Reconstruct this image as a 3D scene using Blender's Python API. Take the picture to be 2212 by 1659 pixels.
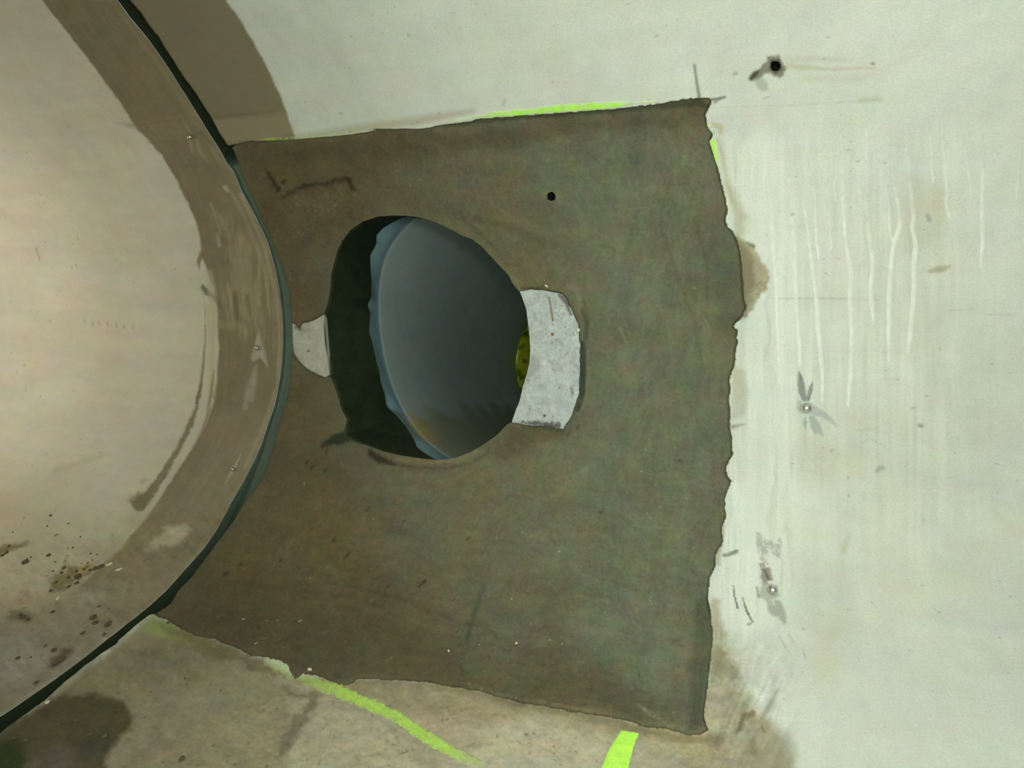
import bpy, bmesh, math, random
import numpy as np
from mathutils import Vector, Matrix
from mathutils.geometry import delaunay_2d_cdt

for o in list(bpy.data.objects):
    bpy.data.objects.remove(o, do_unlink=True)
scene = bpy.context.scene
COL = scene.collection
random.seed(7)
rng = np.random.default_rng(11)

# ------------------------------------------------------------------ camera
R = 0.9                                   # inner radius of the concrete pipe (m)
FPX = 1150.0
CAM = np.array([0.0, -0.774 * R, 0.0989 * R])
YAW, PITCH = 0.3166, -0.19446
_f = np.array([-math.sin(YAW) * math.cos(PITCH), math.cos(YAW) * math.cos(PITCH), math.sin(PITCH)])
_r = np.array([math.cos(YAW), math.sin(YAW), 0.0])
_u = np.cross(_r, _f)
cd = bpy.data.cameras.new('camera')
cam = bpy.data.objects.new('camera', cd)
COL.objects.link(cam)
cd.sensor_width = 36.0
cd.lens = 36.0 * FPX / 2212.0
cd.clip_start = 0.02
cam.matrix_world = Matrix(((_r[0], _u[0], -_f[0], CAM[0]), (_r[1], _u[1], -_f[1], CAM[1]),
                           (_r[2], _u[2], -_f[2], CAM[2]), (0, 0, 0, 1)))
scene.camera = cam

# ------------------------------------------------------------------ world, lamps, exposure
w = bpy.data.worlds.new('world')
scene.world = w
w.use_nodes = True
w.node_tree.nodes['Background'].inputs[0].default_value = (0.88, 1.0, 0.94, 1)
w.node_tree.nodes['Background'].inputs[1].default_value = 0.34


def area_lamp(name, loc, target, size, power, col):
    l = bpy.data.lights.new(name, 'AREA')
    l.shape = 'DISK'
    l.size = size
    l.energy = power
    l.color = col
    o = bpy.data.objects.new(name, l)
    o.location = loc
    o.rotation_euler = (Vector(target) - Vector(loc)).to_track_quat('-Z', 'Y').to_euler()
    COL.objects.link(o)
    return o


area_lamp('work_lamp', (0.80, -0.45, 0.22), (0.50, 0.9, -0.10), 0.40, 2.6, (0.95, 1.0, 0.95))
area_lamp('tunnel_lamp', (-2.95, -0.22, 0.10), (-2.85, 0.9, 0.0), 0.30, 8.2, (1.0, 0.92, 0.80))
pl = bpy.data.lights.new('head_lamp', 'POINT')
pl.energy = 30.0
pl.shadow_soft_size = 0.045
pl.color = (0.96, 1.0, 0.975)
po = bpy.data.objects.new('head_lamp', pl)
po.location = (0.02, -0.70, 0.19)
COL.objects.link(po)
vs = scene.view_settings
vs.view_transform = 'Standard'
vs.look = 'None'
vs.exposure = -0.06
vs.gamma = 1.0
vs.use_curve_mapping = False


# ------------------------------------------------------------------ pixel <-> pipe surface
def unproj(px, py):
    """photo pixel -> (x along the pipe, arc length s) on the inner pipe face"""
    px = np.asarray(px, float); py = np.asarray(py, float)
    d = _f[None] + ((px - 1106.) / FPX)[:, None] * _r[None] - ((py - 829.5) / FPX)[:, None] * _u[None]
    a = d[:, 1] ** 2 + d[:, 2] ** 2
    b = CAM[1] * d[:, 1] + CAM[2] * d[:, 2]
    c = CAM[1] ** 2 + CAM[2] ** 2 - R * R
    t = (-b + np.sqrt(b * b - a * c)) / a
    return np.stack([CAM[0] + t * d[:, 0], R * np.arctan2(CAM[2] + t * d[:, 2], CAM[1] + t * d[:, 1])], 1)


def surf(S, h=0.0):
    th = S[:, 1] / R
    rr = R - h
    return np.stack([S[:, 0], rr * np.cos(th), rr * np.sin(th)], 1)


def proj(P):
    q = P - CAM[None]
    z = q @ _f
    ok = z > 0.05
    z = np.where(ok, z, 1.0)
    u = 1106 + FPX * (q @ _r) / z
    v = 829.5 - FPX * (q @ _u) / z
    return np.where(ok, u, -9999.), np.where(ok, v, -9999.)


def ray(px, py):
    d = _f + (px - 1106.) / FPX * _r - (py - 829.5) / FPX * _u
    return d / np.linalg.norm(d)


# ------------------------------------------------------------------ numpy noise
_T = rng.random((256, 256))


def vn(x, y, seed=0):
    x = x + seed * 17.31; y = y + seed * 9.77
    xi = np.floor(x).astype(int); yi = np.floor(y).astype(int)
    fx = x - xi; fy = y - yi
    fx = fx * fx * (3 - 2 * fx); fy = fy * fy * (3 - 2 * fy)
    g = lambda i, j: _T[(xi + i) & 255, (yi + j) & 255]
    return (g(0, 0) * (1 - fx) + g(1, 0) * fx) * (1 - fy) + (g(0, 1) * (1 - fx) + g(1, 1) * fx) * fy


def fbm(x, y, seed=0, o=4):
    a, t, n = 1.0, 0.0, 0.0
    for k in range(o):
        n = n + a * vn(x * 2 ** k, y * 2 ** k, seed + 3 * k); t += a; a *= 0.55
    return n / t * 2 - 1


def ss(x):
    x = np.clip(x, 0, 1)
    return x * x * (3 - 2 * x)


def segd(u, v, pts, closed, widths=None):
    P = np.asarray(pts, float)
    n = len(P)
    best = np.full(u.shape, 1e9)
    for i in range(n if closed else n - 1):
        a = P[i]; b = P[(i + 1) % n]
        d = b - a
        L = max(d @ d, 1e-9)
        t = np.clip(((u - a[0]) * d[0] + (v - a[1]) * d[1]) / L, 0, 1)
        q = np.hypot(u - a[0] - t * d[0], v - a[1] - t * d[1])
        if widths is not None:
            q = q - (widths[i] * (1 - t) + widths[min(i + 1, n - 1)] * t) / 2
        best = np.minimum(best, q)
    return best


def inside(u, v, pts):
    P = np.asarray(pts, float)
    r = np.zeros(u.shape, bool)
    n = len(P)
    for i in range(n):
        x1, y1 = P[i]; x2, y2 = P[(i + 1) % n]
        if y1 == y2:
            continue
        r ^= ((y1 > v) != (y2 > v)) & (u < (x2 - x1) * (v - y1) / (y2 - y1) + x1)
    return r


def sdist(u, v, pts):
    return np.where(inside(u, v, pts), 1, -1) * segd(u, v, pts, True)


def lin(c):
    c = np.asarray(c, float) / 255.
    return np.where(c <= 0.04045, c / 12.92, ((c + 0.055) / 1.055) ** 2.4)


def paint(C, u, v, spec):
    """lay stains, coatings, smears and a few painted shades and glints over the base colour C"""
    for sp in spec:
        kind, pts, rgb, al, fe = sp[:5]
        opt = sp[5] if len(sp) > 5 else {}
        P = np.asarray(pts, float)
        wd = opt.get('w')
        wmax = max(wd) if wd is not None else 0
        m = fe * 1.5 + opt.get('warp', 0) * 2 + wmax + 4
        if kind == 'band':
            sel = np.ones(u.shape, bool)
        else:
            sel = (u > P[:, 0].min() - m) & (u < P[:, 0].max() + m) & (v > P[:, 1].min() - m) & (v < P[:, 1].max() + m)
        if not sel.any():
            continue
        U = u[sel]; V = v[sel]
        k = opt.get('warp', 0)
        if k:
            s = opt.get('ws', 20.)
            U = U + k * fbm(U / s, V / s, 5, 4); V = V + k * fbm(U / s, V / s, 9, 4)
        if kind == 'poly':
            M = ss((sdist(U, V, P) + fe) / (2 * fe))
        else:
            M = ss((fe - segd(U, V, P, False, wd)) / (2 * fe) + 0.5 * 0)
        if 'br' in opt:                      # broken up by noise
            a, s1, s2 = opt['br']
            M = M * ss((fbm(U / s1, V / s2, 21, 4) + a) * 2.2)
        M = (M * al)[:, None]
        C[sel] = C[sel] * (1 - M) + lin(rgb)[None] * M
    return C


def resample(pts, step, closed=True):
    P = np.asarray(pts, float)
    if closed:
        P = np.vstack([P, P[:1]])
    L = np.r_[0, np.cumsum(np.hypot(*np.diff(P, axis=0).T))]
    n = max(3, int(L[-1] / step))
    t = np.linspace(0, L[-1], n + 1)
    if closed:
        t = t[:-1]
    return np.stack([np.interp(t, L, P[:, 0]), np.interp(t, L, P[:, 1])], 1)


def ragged(pts, step=3.0, amp=2.0, sc=8.0, closed=True, seed=0):
    P = resample(pts, step, closed)
    if closed:
        T = np.roll(P, -1, 0) - np.roll(P, 1, 0)
    else:
        T = np.gradient(P, axis=0)
    T /= np.maximum(np.hypot(T[:, 0], T[:, 1]), 1e-6)[:, None]
    N = np.stack([-T[:, 1], T[:, 0]], 1)
    return P + N * (amp * fbm(P[:, 0] / sc, P[:, 1] / sc, seed, 3))[:, None]


# ------------------------------------------------------------------ materials
def material(name, rgb=(0.5, 0.5, 0.5), attr=False, rough=0.85, metal=0.0, bump=0.0, bscale=60.0,
             mott=0.0, mscale=12.0, stretch=(1, 1, 1), speck=0.0, spec=0.3):
    m = bpy.data.materials.new(name)
    m.use_nodes = True
    nt = m.node_tree
    N, L = nt.nodes, nt.links
    b = N['Principled BSDF']
    b.inputs['Roughness'].default_value = rough
    b.inputs['Metallic'].default_value = metal
    b.inputs['Specular IOR Level'].default_value = spec
    tc = N.new('ShaderNodeTexCoord')
    mp = N.new('ShaderNodeMapping')
    mp.inputs['Scale'].default_value = stretch
    L.new(tc.outputs['Object'], mp.inputs['Vector'])
    if attr:
        a = N.new('ShaderNodeAttribute'); a.attribute_name = 'Col'
        src = a.outputs['Color']
    else:
        a = N.new('ShaderNodeRGB'); a.outputs[0].default_value = (*rgb, 1)
        src = a.outputs[0]
    if mott > 0:
        # slight hue mottling (damp / lime / iron tints) and fine grain
        n1 = N.new('ShaderNodeTexNoise'); n1.inputs['Scale'].default_value = mscale
        n1.inputs['Detail'].default_value = 5; n1.inputs['Roughness'].default_value = 0.65
        L.new(mp.outputs[0], n1.inputs['Vector'])
        hs = N.new('ShaderNodeMix'); hs.data_type = 'RGBA'; hs.blend_type = 'OVERLAY'
        hs.inputs[0].default_value = mott
        sat = N.new('ShaderNodeHueSaturation'); sat.inputs['Saturation'].default_value = 1.15
        L.new(n1.outputs['Color'], sat.inputs['Color'])
        L.new(src, hs.inputs[6]); L.new(sat.outputs[0], hs.inputs[7])
        n2 = N.new('ShaderNodeTexNoise'); n2.inputs['Scale'].default_value = 420
        n2.inputs['Detail'].default_value = 3
        L.new(mp.outputs[0], n2.inputs['Vector'])
        mr = N.new('ShaderNodeMapRange'); mr.inputs[1].default_value = 0.3; mr.inputs[2].default_value = 0.7
        mr.inputs[3].default_value = 1 - mott * 0.55; mr.inputs[4].default_value = 1 + mott * 0.55
        L.new(n2.outputs['Fac'], mr.inputs[0])
        mu = N.new('ShaderNodeVectorMath'); mu.operation = 'SCALE'
        L.new(hs.outputs[2], mu.inputs[0]); L.new(mr.outputs[0], mu.inputs['Scale'])
        src = mu.outputs[0]
    if speck > 0:
        vo = N.new('ShaderNodeTexVoronoi'); vo.inputs['Scale'].default_value = 45
        L.new(mp.outputs[0], vo.inputs['Vector'])
        nm = N.new('ShaderNodeTexNoise'); nm.inputs['Scale'].default_value = 9
        L.new(mp.outputs[0], nm.inputs['Vector'])
        r2 = N.new('ShaderNodeMapRange'); r2.inputs[1].default_value = 0.45; r2.inputs[2].default_value = 0.75
        r2.inputs[3].default_value = 0.0; r2.inputs[4].default_value = 0.17
        L.new(nm.outputs['Fac'], r2.inputs[0])
        lt = N.new('ShaderNodeMath'); lt.operation = 'LESS_THAN'
        L.new(vo.outputs['Distance'], lt.inputs[0]); L.new(r2.outputs[0], lt.inputs[1])
        ml = N.new('ShaderNodeMath'); ml.operation = 'MULTIPLY'; ml.inputs[1].default_value = speck
        L.new(lt.outputs[0], ml.inputs[0])
        mx = N.new('ShaderNodeMix'); mx.data_type = 'RGBA'
        L.new(ml.outputs[0], mx.inputs[0]); L.new(src, mx.inputs[6]); mx.inputs[7].default_value = (0.10, 0.09, 0.06, 1)
        src = mx.outputs[2]
    L.new(src, b.inputs['Base Color'])
    if bump > 0:
        nb = N.new('ShaderNodeTexNoise'); nb.inputs['Scale'].default_value = bscale
        nb.inputs['Detail'].default_value = 8; nb.inputs['Roughness'].default_value = 0.62
        L.new(mp.outputs[0], nb.inputs['Vector'])
        bp = N.new('ShaderNodeBump'); bp.inputs['Strength'].default_value = bump
        bp.inputs['Distance'].default_value = 0.004
        L.new(nb.outputs['Fac'], bp.inputs['Height'])
        L.new(bp.outputs[0], b.inputs['Normal'])
    return m


M_WALL = material('cast_concrete', attr=True, rough=0.8, bump=0.10, bscale=40, mott=0.14, mscale=14, stretch=(0.5, 1, 1), speck=0.25)
M_MORT = material('repair_mortar', attr=True, rough=0.9, bump=0.5, bscale=70, mott=0.26, mscale=20)
M_PLATE = material('white_rough_cement', attr=True, rough=0.9, bump=0.7, bscale=120, mott=0.08, mscale=35, speck=0.0)
M_REVEAL = material('damp_cut_concrete', attr=True, rough=0.75, bump=0.6, bscale=60, mott=0.3, mscale=20, spec=0.1)
M_LINER = material('grey_blue_plastic', attr=True, rough=0.55, bump=0.05, bscale=50, mott=0.22, mscale=12)
M_GREEN = material('wet_green_weed', attr=True, rough=0.35, bump=0.8, bscale=40, mott=0.4, mscale=50, spec=0.5)
M_LIME = material('lime_spray_paint', attr=True, rough=0.7, bump=0.25, bscale=120, mott=0.12, mscale=60, speck=0.0)
M_DRIP = material('dried_lime_wash', attr=True, rough=0.65, bump=0.05, bscale=80, mott=0.06, mscale=30)
M_RUBBER = material('rubber_seal', attr=True, rough=0.55, bump=0.3, bscale=50, mott=0.2, mscale=25)
M_STEEL = material('bright_steel', (0.62, 0.60, 0.57), rough=0.22, metal=1.0, bump=0.15, bscale=200)
M_RUST = material('rusty_screw', lin((135, 105, 70)), rough=0.7, bump=0.3, bscale=300, mott=0.2, mscale=200)
M_DARK = material('dark_hole', lin((30, 30, 24)), rough=1.0, bump=0.3, spec=0.05)
M_GRIT = material('dark_grit', lin((104, 92, 70)), rough=0.95, bump=0.4, bscale=300, mott=0.3, mscale=80)
M_TAN = material('tan_grit', lin((165, 150, 95)), rough=0.95, bump=0.4, bscale=300, mott=0.3, mscale=80)
M_CHIP = material('pale_chip', lin((222, 218, 185)), rough=0.8, bump=0.2, bscale=300)
M_STRAW = material('dry_fibre', lin((205, 200, 160)), rough=0.8, bump=0.1)
M_WOOD = material('splinter_wood', lin((150, 135, 110)), rough=0.8, bump=0.4, bscale=200)


# ------------------------------------------------------------------ mesh helpers
def link(name, verts, faces, mat, parent=None, cols=None, smooth=True):
    me = bpy.data.meshes.new(name)
    verts = np.asarray(verts, dtype=np.float64)
    if isinstance(faces, np.ndarray):
        nf, k = faces.shape
        me.vertices.add(len(verts)); me.vertices.foreach_set('co', verts.ravel())
        me.loops.add(nf * k); me.loops.foreach_set('vertex_index', faces.ravel().astype(np.int32))
        me.polygons.add(nf); me.polygons.foreach_set('loop_start', np.arange(0, nf * k, k, dtype=np.int32))
        me.update(calc_edges=True)
    else:
        me.from_pydata([tuple(p) for p in verts], [], faces)
    me.validate()
    if smooth:
        me.polygons.foreach_set('use_smooth', np.ones(len(me.polygons), bool))
    if cols is not None:
        a = me.color_attributes.new('Col', 'FLOAT_COLOR', 'POINT')
        c = np.ones((len(verts), 4)); c[:, :3] = np.clip(cols, 0, 1)
        a.data.foreach_set('color', c.ravel())
    me.materials.append(mat)
    o = bpy.data.objects.new(name, me)
    COL.objects.link(o)
    if parent is not None:
        o.parent = parent
    return o


def tag(o, label=None, cat=None, group=None, kind=None):
    if label: o['label'] = label
    if cat: o['category'] = cat
    if group: o['group'] = group
    if kind: o['kind'] = kind
    return o


def empty(name, loc=(0, 0, 0)):
    o = bpy.data.objects.new(name, None)
    o.empty_display_size = 0.02
    o.location = loc
    COL.objects.link(o)
    return o


def cdt(points, loops):
    """triangulate points with closed constraint loops (all in surface coordinates)"""
    V = [tuple(p) for p in points]
    E = []
    for lp in loops:
        b = len(V)
        V += [tuple(p) for p in lp]
        E += [(b + i, b + (i + 1) % len(lp)) for i in range(len(lp))]
    r = delaunay_2d_cdt([Vector(p) for p in V], E, [], 0, 1e-7, False)
    return np.array([tuple(p) for p in r[0]]), np.array([f for f in r[2] if len(f) == 3], dtype=np.int64)


# inward facing winding for all surface meshes
def orient(S, F):
    a, b, c = S[F[:, 0]], S[F[:, 1]], S[F[:, 2]]
    ar = (b[:, 0] - a[:, 0]) * (c[:, 1] - a[:, 1]) - (b[:, 1] - a[:, 1]) * (c[:, 0] - a[:, 0])
    F = F[np.abs(ar) > 1e-12]; ar = ar[np.abs(ar) > 1e-12]
    # (x, s): e_x cross e_s points  (1,0,0)x(0,-sin,cos) = (0,-cos,-sin) = inward -> keep ccw
    F[ar < 0] = F[ar < 0][:, ::-1]
    return F


# ------------------------------------------------------------------ traced outlines (photo pixels, laid on the pipe face)
JL = np.array([(251, 0), (280, 40), (317, 84), (358, 142), (388, 189), (422, 243), (449, 287), (473, 324), (490, 355),
               (503, 372), (519, 411), (547, 463), (575, 519), (595, 590), (603, 638), (609, 698), (609, 758), (603, 817),
               (591, 877), (579, 910), (563, 959), (535, 1019), (499, 1083), (467, 1143), (435, 1188), (398, 1229),
               (357, 1275), (316, 1312), (275, 1344), (229, 1380), (183, 1417), (133, 1454), (69, 1499), (0, 1545)], float)
JR = np.array([(277, 0), (304, 30), (321, 57), (341, 81), (351, 98), (375, 135), (392, 162), (412, 189), (435, 223),
               (456, 257), (473, 290), (490, 314), (501, 328), (507, 345), (519, 375), (539, 419), (559, 471),
               (579, 511), (593, 546), (609, 590), (619, 622), (623, 670), (626, 698), (627, 749), (625, 805),
               (616, 869), (606, 900), (590, 959), (577, 1001), (563, 1037), (531, 1078), (503, 1124), (471, 1170),
               (439, 1211), (412, 1248), (384, 1275), (366, 1303), (339, 1321), (320, 1327), (293, 1348), (256, 1380),
               (252, 1387), (220, 1408), (183, 1435), (137, 1472), (92, 1513), (46, 1545), (0, 1580)], float)


def jcurve(pts):
    S = unproj(pts[:, 0], pts[:, 1])
    S = S[np.argsort(S[:, 1])]
    def f(s):
        v = np.interp(s, S[:, 1], S[:, 0])
        m = -1.415
        lo = ss((S[0, 1] - s) / 0.5); hi = ss((s - S[-1, 1]) / 0.5)
        return v * (1 - lo) * (1 - hi) + m * (lo + hi - lo * hi)
    return f


xL = jcurve(JL)
xR0 = jcurve(JR)
xR = lambda s: np.maximum(xR0(s) + 0.0018 * fbm(np.asarray(s) * 60, np.asarray(s) * 0, 3, 4), xL(s) + 0.006)

PATCH_TOP = [(508, 312), (535, 307), (564, 305), (592, 304), (637, 299.5), (676, 297), (718, 294), (746, 291), (755, 287),
             (766, 288), (785, 285.5), (797, 283), (814, 280), (839, 281), (872, 278.5), (895, 281), (928, 276),
             (956, 270), (985, 267), (1018, 263), (1035, 257), (1069, 255), (1100, 253), (1180, 246), (1260, 241),
             (1340, 235), (1400, 228), (1440, 222), (1480, 215), (1506, 213), (1532, 213), (1537, 219), (1533, 228),
             (1528, 238), (1523, 245), (1525, 258), (1528, 275), (1536, 280), (1541, 288), (1538, 296), (1534, 304),
             (1535, 315), (1541, 329), (1549, 358), (1558, 398), (1566, 427), (1572, 454), (1566, 478), (1572, 491),
             (1581, 500), (1592, 520), (1600, 555), (1604, 600), (1606, 640), (1612, 665), (1601, 686), (1583, 704),
             (1594, 715), (1590, 729), (1595, 738), (1588, 755), (1587, 780), (1585, 792), (1575, 816), (1577, 838),
             (1573, 864), (1577, 884), (1575, 920), (1580, 944), (1582, 983), (1573, 997), (1568, 1011), (1571, 1028),
             (1579, 1040), (1571, 1060), (1565, 1077), (1565, 1098), (1568, 1115), (1558, 1139), (1561, 1170),
             (1545, 1195), (1545, 1223), (1534, 1244), (1528, 1291), (1534, 1320), (1540, 1375), (1534, 1422),
             (1529, 1472), (1522, 1523), (1519, 1548), (1530, 1578), (1510, 1586), (1487, 1588)]
PATCH_BOT = [(1442, 1573), (1396, 1571), (1365, 1558), (1301, 1546), (1238, 1537), (1184, 1526), (1125, 1517),
             (1071, 1503), (1035, 1492), (967, 1481), (922, 1472), (831, 1467), (772, 1465), (759, 1476), (732, 1483),
             (714, 1470), (687, 1458), (659, 1456), (637, 1474), (623, 1454), (619, 1440), (587, 1427), (560, 1417),
             (544, 1416), (508, 1397), (481, 1388), (463, 1378), (427, 1374), (390, 1356), (363, 1338), (341, 1332),
             (334, 1325)]
# the joint side of the patch, from bottom to top
jr_mid = JR[(JR[:, 1] > 335) & (JR[:, 1] < 1318)][::-1]
PATCH_EDGE = np.vstack([ragged(PATCH_TOP + PATCH_BOT, 3.0, 2.0, 9.0, closed=False, seed=4)])
PATCH_MASK = np.vstack([PATCH_EDGE, [(320, 1322)], jr_mid - np.array([30, 0]), [(480, 318)]])   # reaches past the joint edge

OPEN_A = [(697, 680), (707, 649), (711, 622), (712, 597), (718, 570), (725, 545), (736, 522), (755, 497), (782, 479),
          (816, 468), (850, 466), (879, 467), (901, 470), (929, 477), (951, 486), (974, 497), (996, 509), (1019, 517),
          (1039, 532), (1060, 554), (1080, 576), (1098, 595), (1107, 613), (1121, 630)]
PLATE_R_IN = [(1121, 630), (1127, 646), (1135, 669), (1138.5, 697), (1142, 727), (1143.6, 757), (1142, 783), (1136, 808),
              (1128, 833), (1121, 864), (1110, 892), (1103, 912)]
OPEN_B = [(1095, 918), (1072, 941), (1041, 962), (1018, 975), (984, 989), (950, 994), (905, 990), (865, 984), (830, 976),
          (800, 965), (770, 955), (744, 943), (744, 926), (749, 907), (735, 882), (731, 865), (719, 830), (708, 809)]
PLATE_L_IN = [(708, 809), (704, 773), (698, 741), (696, 710), (697, 680)]
OPENING = np.array(OPEN_A[:-1] + PLATE_R_IN + OPEN_B[:-1] + PLATE_L_IN[:-1], float)
OPENING = resample(OPENING, 3.5)
PLATE_R = ragged([(1143, 627), (1174, 627), (1194, 632), (1212, 636), (1222, 648), (1228, 661), (1235, 676), (1242, 692),
           (1247, 702), (1249, 722), (1251, 752), (1251, 788), (1250, 826), (1249, 851), (1242, 871), (1235, 892),
           (1227, 907), (1214, 925), (1197, 922), (1169, 917), (1146, 919), (1123, 914), (1103, 912)], 2.5, 2.2, 6, False, 8)
PLATE_L = ragged([(697, 680), (694, 681), (678, 690), (663, 696), (651, 698), (642, 712), (635, 702), (627, 698),
           (627, 738), (631, 761), (639, 777), (655, 793), (678, 807), (698, 815), (708, 809)], 2.5, 1.6, 6, False, 9)
# recess polygons of both plates (overlapping the opening so the mask is one hole)
REC_R = np.vstack([[(1121, 630)], PLATE_R, [(1080, 880), (1090, 760), (1090, 660)]])
REC_L = np.vstack([[(740, 690)], PLATE_L, [(745, 800)]])
HOLES = [(1675, 143, 11.0), (1190, 425, 9.5)]


def circle(cx, cy, r, n=22, amp=0.12):
    a = np.linspace(0, 2 * math.pi, n, endpoint=False)
    rr = r * (1 + amp * rng.uniform(-1, 1, n))
    return np.stack([cx + rr * np.cos(a), cy + rr * np.sin(a)], 1)


HPOLY = [circle(*h) for h in HOLES]


# height of the mortar face (towards the pipe centre)
def mortar_h(u, v):
    top = ss((v - 250) / 1100)
    h = -0.0045 * (1 - top) + 0.0030 * top
    h = h + 0.0045 * fbm(u / 110, v / 110, 31, 3) + 0.0022 * fbm(u / 34 + 0.006 * v, v / 22, 33, 3) + 0.0011 * fbm(u / 8, v / 8, 35, 3)
    # scabbled pocket up left of the opening
    k = sdist(u + 8 * fbm(u / 20, v / 20, 40), v + 8 * fbm(u / 20, v / 20, 41),
              [(612, 418), (640, 402), (700, 398), (750, 384), (760, 404), (745, 440), (700, 470), (640, 470), (606, 455)])
    h = h - 0.0050 * ss(k / 6 + 0.5) * ss(1.4 - (v - 395) / 70) + 0.0025 * ss(k / 8) * fbm(u / 5, v / 5, 43, 3)
    def groove(pts, w, dep):
        return -dep * ss(1 - segd(u, v, pts, False) / w)
    h = h + groove([(1256, 655), (1266, 690), (1260, 740), (1258, 800), (1256, 850), (1248, 880)], 11, 0.006)
    h = h + groove([(800, 985), (850, 1000), (900, 1008), (960, 1010), (1010, 998), (1050, 975)], 9, 0.005)
    h = h + groove([(1000, 470), (1040, 500), (1075, 535), (1100, 570)], 12, -0.004)
    h = h + groove([(760, 950), (820, 975), (900, 992)], 12, -0.004)
    h = h + groove([(570, 372), (590, 400)], 10, 0.005)
    h = h + groove([(1045, 1270), (1020, 1330), (1005, 1380)], 8, 0.003)
    h = h + groove([(640, 1250), (760, 1262), (900, 1300)], 8, 0.002)
    h = h + groove([(700, 960), (745, 945), (790, 955)], 14, -0.006)
    h = h + groove([(655, 985), (690, 1000), (740, 1010)], 16, 0.003)
    h = h + groove([(1536, 1300), (1512, 1430), (1498, 1570)], 12, 0.003)
    h = h + groove([(1345, 710), (1357, 745)], 8, 0.003)
    return h


def ext(lo, hi):
    g = []
    for s in np.arange(lo, hi, 0.12):
        g.append(s)
    return np.array(g)


# ================================================================== WALLS
STEP = 3.2
gu, gv = np.meshgrid(np.arange(-40, 2260, STEP), np.arange(-40, 1705, STEP))
gu = gu.ravel() + rng.uniform(-.5, .5, gu.size); gv = gv.ravel() + rng.uniform(-.5, .5, gv.size)
ok = gu > -40
G = unproj(gu, gv)
in_patch = inside(gu, gv, PATCH_MASK)
SMAX, SMIN = math.pi * R, -math.pi * R


def in_frame(S):
    u, v = proj(surf(S))
    return (u > -55) & (u < 2267) & (v > -55) & (v < 1714)


def coarse(x0, x1, d=0.06):
    X, Y = np.meshgrid(np.arange(x0 + d, x1 - 0.01, d), np.linspace(SMIN + 0.01, SMAX - 0.01, int(2 * SMAX / d)))
    S = np.stack([X.ravel(), Y.ravel()], 1) + rng.uniform(-.001, .001, (X.size, 2))
    return S[~in_frame(S)]


sj = np.arange(SMIN, SMAX + 1e-6, 0.0035)
sj = np.linspace(SMIN, SMAX, len(sj))
XA, XB = -5.2, 2.6


def base_colour(S, u, v, left):
    n = len(S)
    if left:
        C = np.tile(lin((200, 196, 180)), (n, 1))
        st = fbm(S[:, 0] * 3, S[:, 1] * 26, 50, 4)
    else:
        C = np.tile(lin((203, 206, 196)), (n, 1))
        st = fbm(S[:, 0] * 24, S[:, 1] * 3.5, 51, 4) * 0.6 + fbm(S[:, 0] * 3, S[:, 1] * 22, 52, 4) * 0.6
    bl = fbm(S[:, 0] * 5, S[:, 1] * 5, 53, 4)
    C *= (1 + 0.07 * st + 0.07 * bl + 0.05 * fbm(S[:, 0] * 28, S[:, 1] * 28, 54, 4))[:, None]
    # cream / grey clouding
    wmk = ss(fbm(S[:, 0] * 4 + 9, S[:, 1] * 4, 55, 4) * 1.6 + 0.2)[:, None]
    C = C * (1 - 0.4 * wmk) + C * np.array([[1.0, 0.965, 0.85]]) * 0.4 * wmk
    return C


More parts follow.
